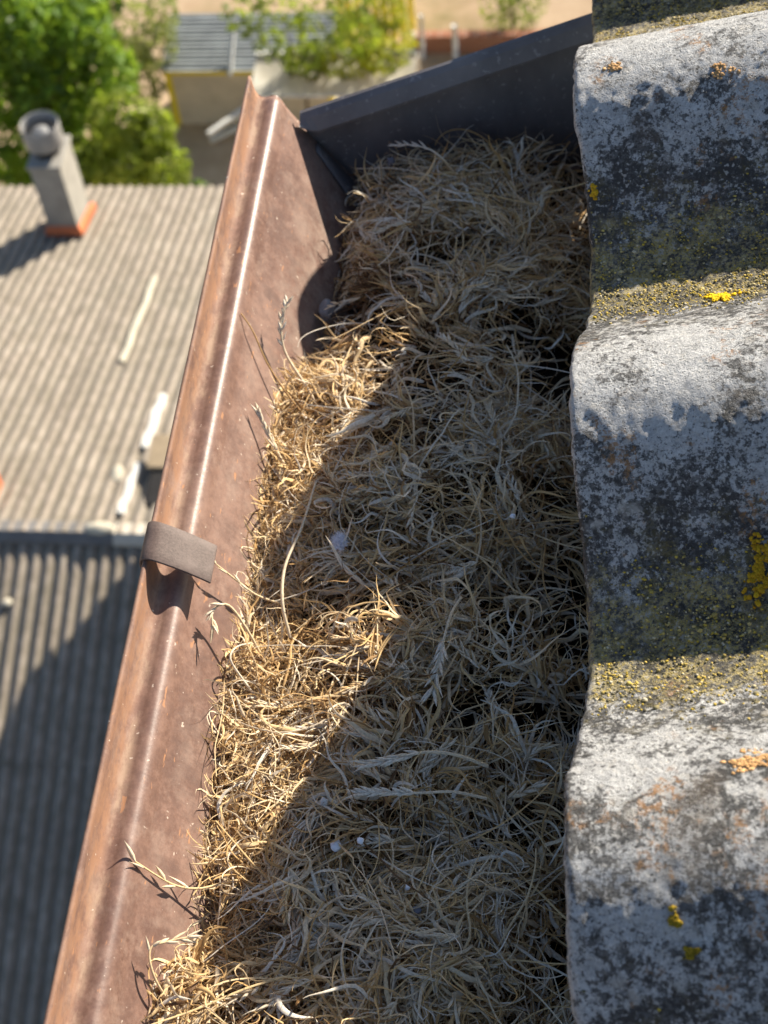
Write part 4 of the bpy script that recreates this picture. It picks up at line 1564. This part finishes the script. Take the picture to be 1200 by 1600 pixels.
def build_yellow_fence():
    MY = plain('yellow_fence_paint', (0.82, 0.68, 0.07), 0.6, 4, 0.15)
    a = at(-4.05, 23.6, -17)
    b = at(-2.72, 23.6, -17)
    root = empty('yellow_fence', (a[0], a[1], GZ))
    tag(root, 'bright yellow slatted fence panel behind the tree in the yard', 'fence')
    n = 9
    for k in range(n):
        x = (b[0] - a[0]) * k / (n - 1)
        box('slat', x - 0.065, x + 0.065, -0.02, 0.02, 0.05, 2.05, MY, root)
    for z in (0.4, 1.6):
        box('rail', -0.08, b[0] - a[0] + 0.08, 0.022, 0.06, z, z + 0.09, MY, root)


build_yellow_fence()


def build_brick_wall():
    a = at(-2.72, 23.2, -17)
    b = at(1.2, 23.2, -17)
    root = empty('garden_wall', (a[0], a[1], GZ))
    tag(root, 'low reddish brick garden wall in the yard behind the gutter end', 'wall')
    W = b[0] - a[0]
    rows, bl, bh = 6, 0.25, 0.07
    v, f = box_vf(0, bl - 0.012, 0, 0.22, 0, bh - 0.012)
    me = bpy.data.meshes.new('brick')
    me.from_pydata(v, [], f)
    me.materials.append(MBRICK)
    box('mortar', 0, W, 0.012, 0.208, 0, rows * bh - 0.015, MMORTAR, root)
    for r in range(rows):
        off = (bl / 2) * (r % 2)
        k = 0
        while off + (k + 1) * bl <= W:
            o = bpy.data.objects.new('brick', me)
            o.location = (off + k * bl, random.uniform(-0.004, 0.004), r * bh)
            o.parent = root
            COL.objects.link(o)
            k += 1
    return root


build_brick_wall()
p = at(-2.486, 23.05, -17)
o = tube('white_post', [(0, 0, 0), (0, 0, 0.55), (0.01, 0, 1.05)], 0.045, MWHITE, None, 10)
o.location = (p[0], p[1], GZ)
tag(o, 'thin white post left of the pair by the brick garden wall', 'post', 'white posts by the garden wall')
p = at(-1.88, 23.05, -17)
o = tube('white_post', [(0, 0, 0), (0, 0, 0.5), (0, 0, 0.80)], 0.06, MWHITE, None, 10)
o.location = (p[0], p[1], GZ)
tag(o, 'stouter white post right of the pair by the brick garden wall', 'post', 'white posts by the garden wall')


# ------------------------------------------------------------------ trees
def leaf_cloud(blobs, n, size, bias=0.75):
    """leaves spread in the shells of several ellipsoid clumps; returns V, F, tone"""
    blobs = np.array(blobs, dtype=float)          # x y z rx ry rz
    wts = (blobs[:, 3] * blobs[:, 4] * blobs[:, 5]) ** (2 / 3)
    pick = rng.choice(len(blobs), n, p=wts / wts.sum())
    d = rng.normal(0, 1, (n, 3))
    d /= np.linalg.norm(d, axis=1, keepdims=True)
    r = rng.random(n) ** (1 / 3)
    r = bias * (0.72 + 0.28 * r) + (1 - bias) * r
    r = r * (0.75 + 0.5 * fbm(d * 2.2 + pick[:, None] * 5.3, 7, 2))
    c = blobs[pick, :3] + d * blobs[pick, 3:6] * r[:, None]
    nrm = d * 0.5 + rng.normal(0, 0.7, (n, 3)) + np.array([0, 0, 0.5])
    nrm /= np.linalg.norm(nrm, axis=1, keepdims=True)
    a = np.cross(nrm, rng.normal(0, 1, (n, 3)))
    a /= np.linalg.norm(a, axis=1, keepdims=True)
    b = np.cross(nrm, a)
    s = size * rng.uniform(0.6, 1.3, n)[:, None]
    V = np.stack([c - a * s, c + b * s * 0.42 + nrm * s * 0.12, c + a * s, c - b * s * 0.42 + nrm * s * 0.12], 1).reshape(-1, 3)
    F = np.arange(n * 4).reshape(n, 4)
    clump = fbm(c * 1.4, 15, 2)
    tone = np.repeat(np.clip(0.5 + (clump - 0.5) * 2.2 + rng.normal(0, 0.26, n), 0, 1), 4)
    return V, F, tone


def tree(name, base, blobs, n, size, mat, label, cat='tree', trunk_r=0.12, group=None):
    root = empty(name, base)
    tag(root, label, cat, group)
    V, F, T = leaf_cloud([(b[0] - base[0], b[1] - base[1], b[2] - base[2], *b[3:]) for b in blobs], n, size)
    quads_obj('crown', V, F, mat, root, False, {'tone': T})
    top = max(b[2] for b in blobs) - base[2]
    cx = np.mean([b[0] for b in blobs]) - base[0]
    cy = np.mean([b[1] for b in blobs]) - base[1]
    hs = top * 0.62
    tr = tube('trunk', [(0, 0, -0.05), (0.02, 0.01, hs * 0.3), (cx * 0.4, cy * 0.4, hs * 0.7), (cx, cy, hs * 1.15)],
              [trunk_r * 1.25, trunk_r, trunk_r * 0.7, trunk_r * 0.3], MBARK, root, 9)
    for b in blobs:
        e = Vector((b[0] - base[0], b[1] - base[1], b[2] - base[2]))
        s0 = Vector((cx * 0.4, cy * 0.4, min(hs * 0.7, max(0.1, e.z * 0.6))))
        mid = s0.lerp(e, 0.5) + Vector((0, 0, 0.15))
        tube('limb', [s0, mid, e], [trunk_r * 0.45, trunk_r * 0.3, trunk_r * 0.1], MBARK, root, 6)
    return root


LG1 = mat_leaf('leaf_bright', ((0.04, 0.095, 0.012), (0.13, 0.25, 0.022), (0.27, 0.42, 0.05)))
LG2 = mat_leaf('leaf_olive', ((0.09, 0.125, 0.016), (0.22, 0.28, 0.035), (0.40, 0.44, 0.07)))
LG3 = mat_leaf('leaf_yellow_green', ((0.12, 0.13, 0.010), (0.36, 0.34, 0.02), (0.66, 0.55, 0.03)))
LG4 = mat_leaf('leaf_deep', ((0.02, 0.05, 0.010), (0.055, 0.115, 0.014), (0.12, 0.21, 0.025)))


def build_trees():
    tree('leafy_tree', (-9.2, 20.2, GZ), [(-8.6, 19.6, -13.9, 0.75, 0.7, 0.75), (-7.75, 19.9, -14.0, 0.55, 0.6, 0.6), (-9.3, 19.6, -14.7, 0.8, 0.7, 0.8),
                                         (-8.3, 19.4, -14.9, 0.7, 0.7, 0.7), (-7.35, 19.8, -14.8, 0.45, 0.5, 0.5), (-9.0, 19.6, -13.2, 0.8, 0.7, 0.7), (-8.1, 19.5, -15.9, 0.7, 0.6, 0.7), (-9.3, 19.4, -16.0, 0.8, 0.7, 0.7), (-8.9, 19.3, -16.9, .8, .6, .6)],
         5600, 0.125, LG1, 'large bright green tree behind the chimney, upper left', trunk_r=0.16)
    tree('leafy_tree', (-9.6, 23.0, GZ), [(-9.6, 22.6, -15.6, 1.2, 1.0, 1.1), (-8.7, 22.8, -15.3, 0.8, 0.8, 0.9), (-10.5, 22.8, -15.8, 1.0, 1.0, 1.0), (-9.4, 22.8, -16.9, 1.2, 1.0, 1.0)],
         3600, 0.14, LG4, 'dark green tree at the top left corner behind the bright one', trunk_r=0.16)
    tree('leafy_bush', (-6.9, 18.4, GZ), [(-7.5, 18.3, -15.6, 0.5, 0.5, 0.5), (-6.9, 18.3, -15.4, 0.55, 0.5, 0.55), (-6.4, 18.4, -15.65, 0.45, 0.45, 0.5), (-6.95, 18.5, -14.75, 0.5, 0.45, 0.5),
                                         (-6.5, 18.6, -15.0, 0.4, 0.4, 0.45), (-7.9, 18.4, -15.9, 0.5, 0.5, 0.5), (-7.0, 18.2, -16.3, 0.9, 0.5, 0.6)],
         3800, 0.10, LG2, 'olive green bush between the chimney and the grey shed', 'bush', 0.07)
    tree('leafy_bush', (-6.0, 18.9, GZ), [(-6.05, 18.8, -17.0, 0.45, 0.45, 0.6), (-5.6, 18.9, -17.4, 0.4, 0.4, 0.5)],
         1800, 0.07, LG4, 'dark low bush in the shade under the grey shed', 'bush', 0.05)
    tree('leafy_bush', (-8.2, 24.2, GZ), [(-8.2, 24.0, -17.0, 0.5, 0.5, 0.6), (-7.9, 24.0, -17.4, 0.5, 0.5, 0.5), (-8.6, 24.0, -17.7, 0.6, 0.5, 0.5), (-8.15, 23.9, -18.0, 0.6, 0.5, 0.5), (-7.6, 24.1, -16.7, .35, .4, .4)],
         1500, 0.08, LG5, 'sparse pale bush on the sandy ground left of the shed roof', 'bush', 0.04)
    tree('young_tree', (-4.75, 22.5, GZ), [(-5.64, 22.5, -15.65, 0.4, 0.4, 0.35), (-4.95, 22.5, -15.6, 0.5, 0.4, 0.4), (-4.25, 22.5, -15.85, 0.5, 0.45, 0.45), (-3.6, 22.5, -16.1, 0.45, 0.4, 0.4), (-4.65, 22.4, -16.4, 0.5, 0.4, 0.35), (-3.7, 22.6, -15.5, 0.4, 0.4, 0.35), (-5.2, 22.4, -16.2, 0.3, 0.3, 0.25)],
         760, 0.10, LG2, 'loose young tree with airy foliage beside the grey shed roof', trunk_r=0.05)
    tree('young_tree', (-3.4, 24.3, GZ), [(-3.85, 24.2, -17.2, 0.45, 0.4, 0.45), (-3.2, 24.2, -17.4, 0.45, 0.4, 0.45), (-3.3, 24.2, -16.8, 0.45, 0.4, 0.4)],
         1100, 0.075, LG3, 'yellow green young tree in front of the yellow fence', trunk_r=0.05)
    tree('leafy_bush', (-3.9, 22.7, GZ), [(-3.9, 22.6, -16.7, 0.6, 0.45, 0.3), (-3.2, 22.6, -16.6, 0.5, 0.4, 0.35), (-4.6, 22.6, -16.7, 0.4, 0.4, 0.3)],
         800, 0.09, LG3, 'yellow green bush just above the milky canopy', 'bush', 0.04)
    tree('young_tree', (-0.95, 26.5, GZ), [(-1.3, 26.4, -18.3, 0.35, 0.3, 0.45), (-0.9, 26.4, -18.5, 0.4, 0.35, 0.45), (-0.55, 26.4, -18.2, 0.35, 0.3, 0.45), (-1.05, 26.5, -17.9, 0.35, 0.3, 0.4)],
         700, 0.065, LG2, 'sparse small tree on sandy ground at the top beside the roof', trunk_r=0.04)


LG5 = mat_leaf('leaf_pale', ((0.14, 0.15, 0.05), (0.25, 0.27, 0.10), (0.38, 0.38, 0.17)))
build_trees()
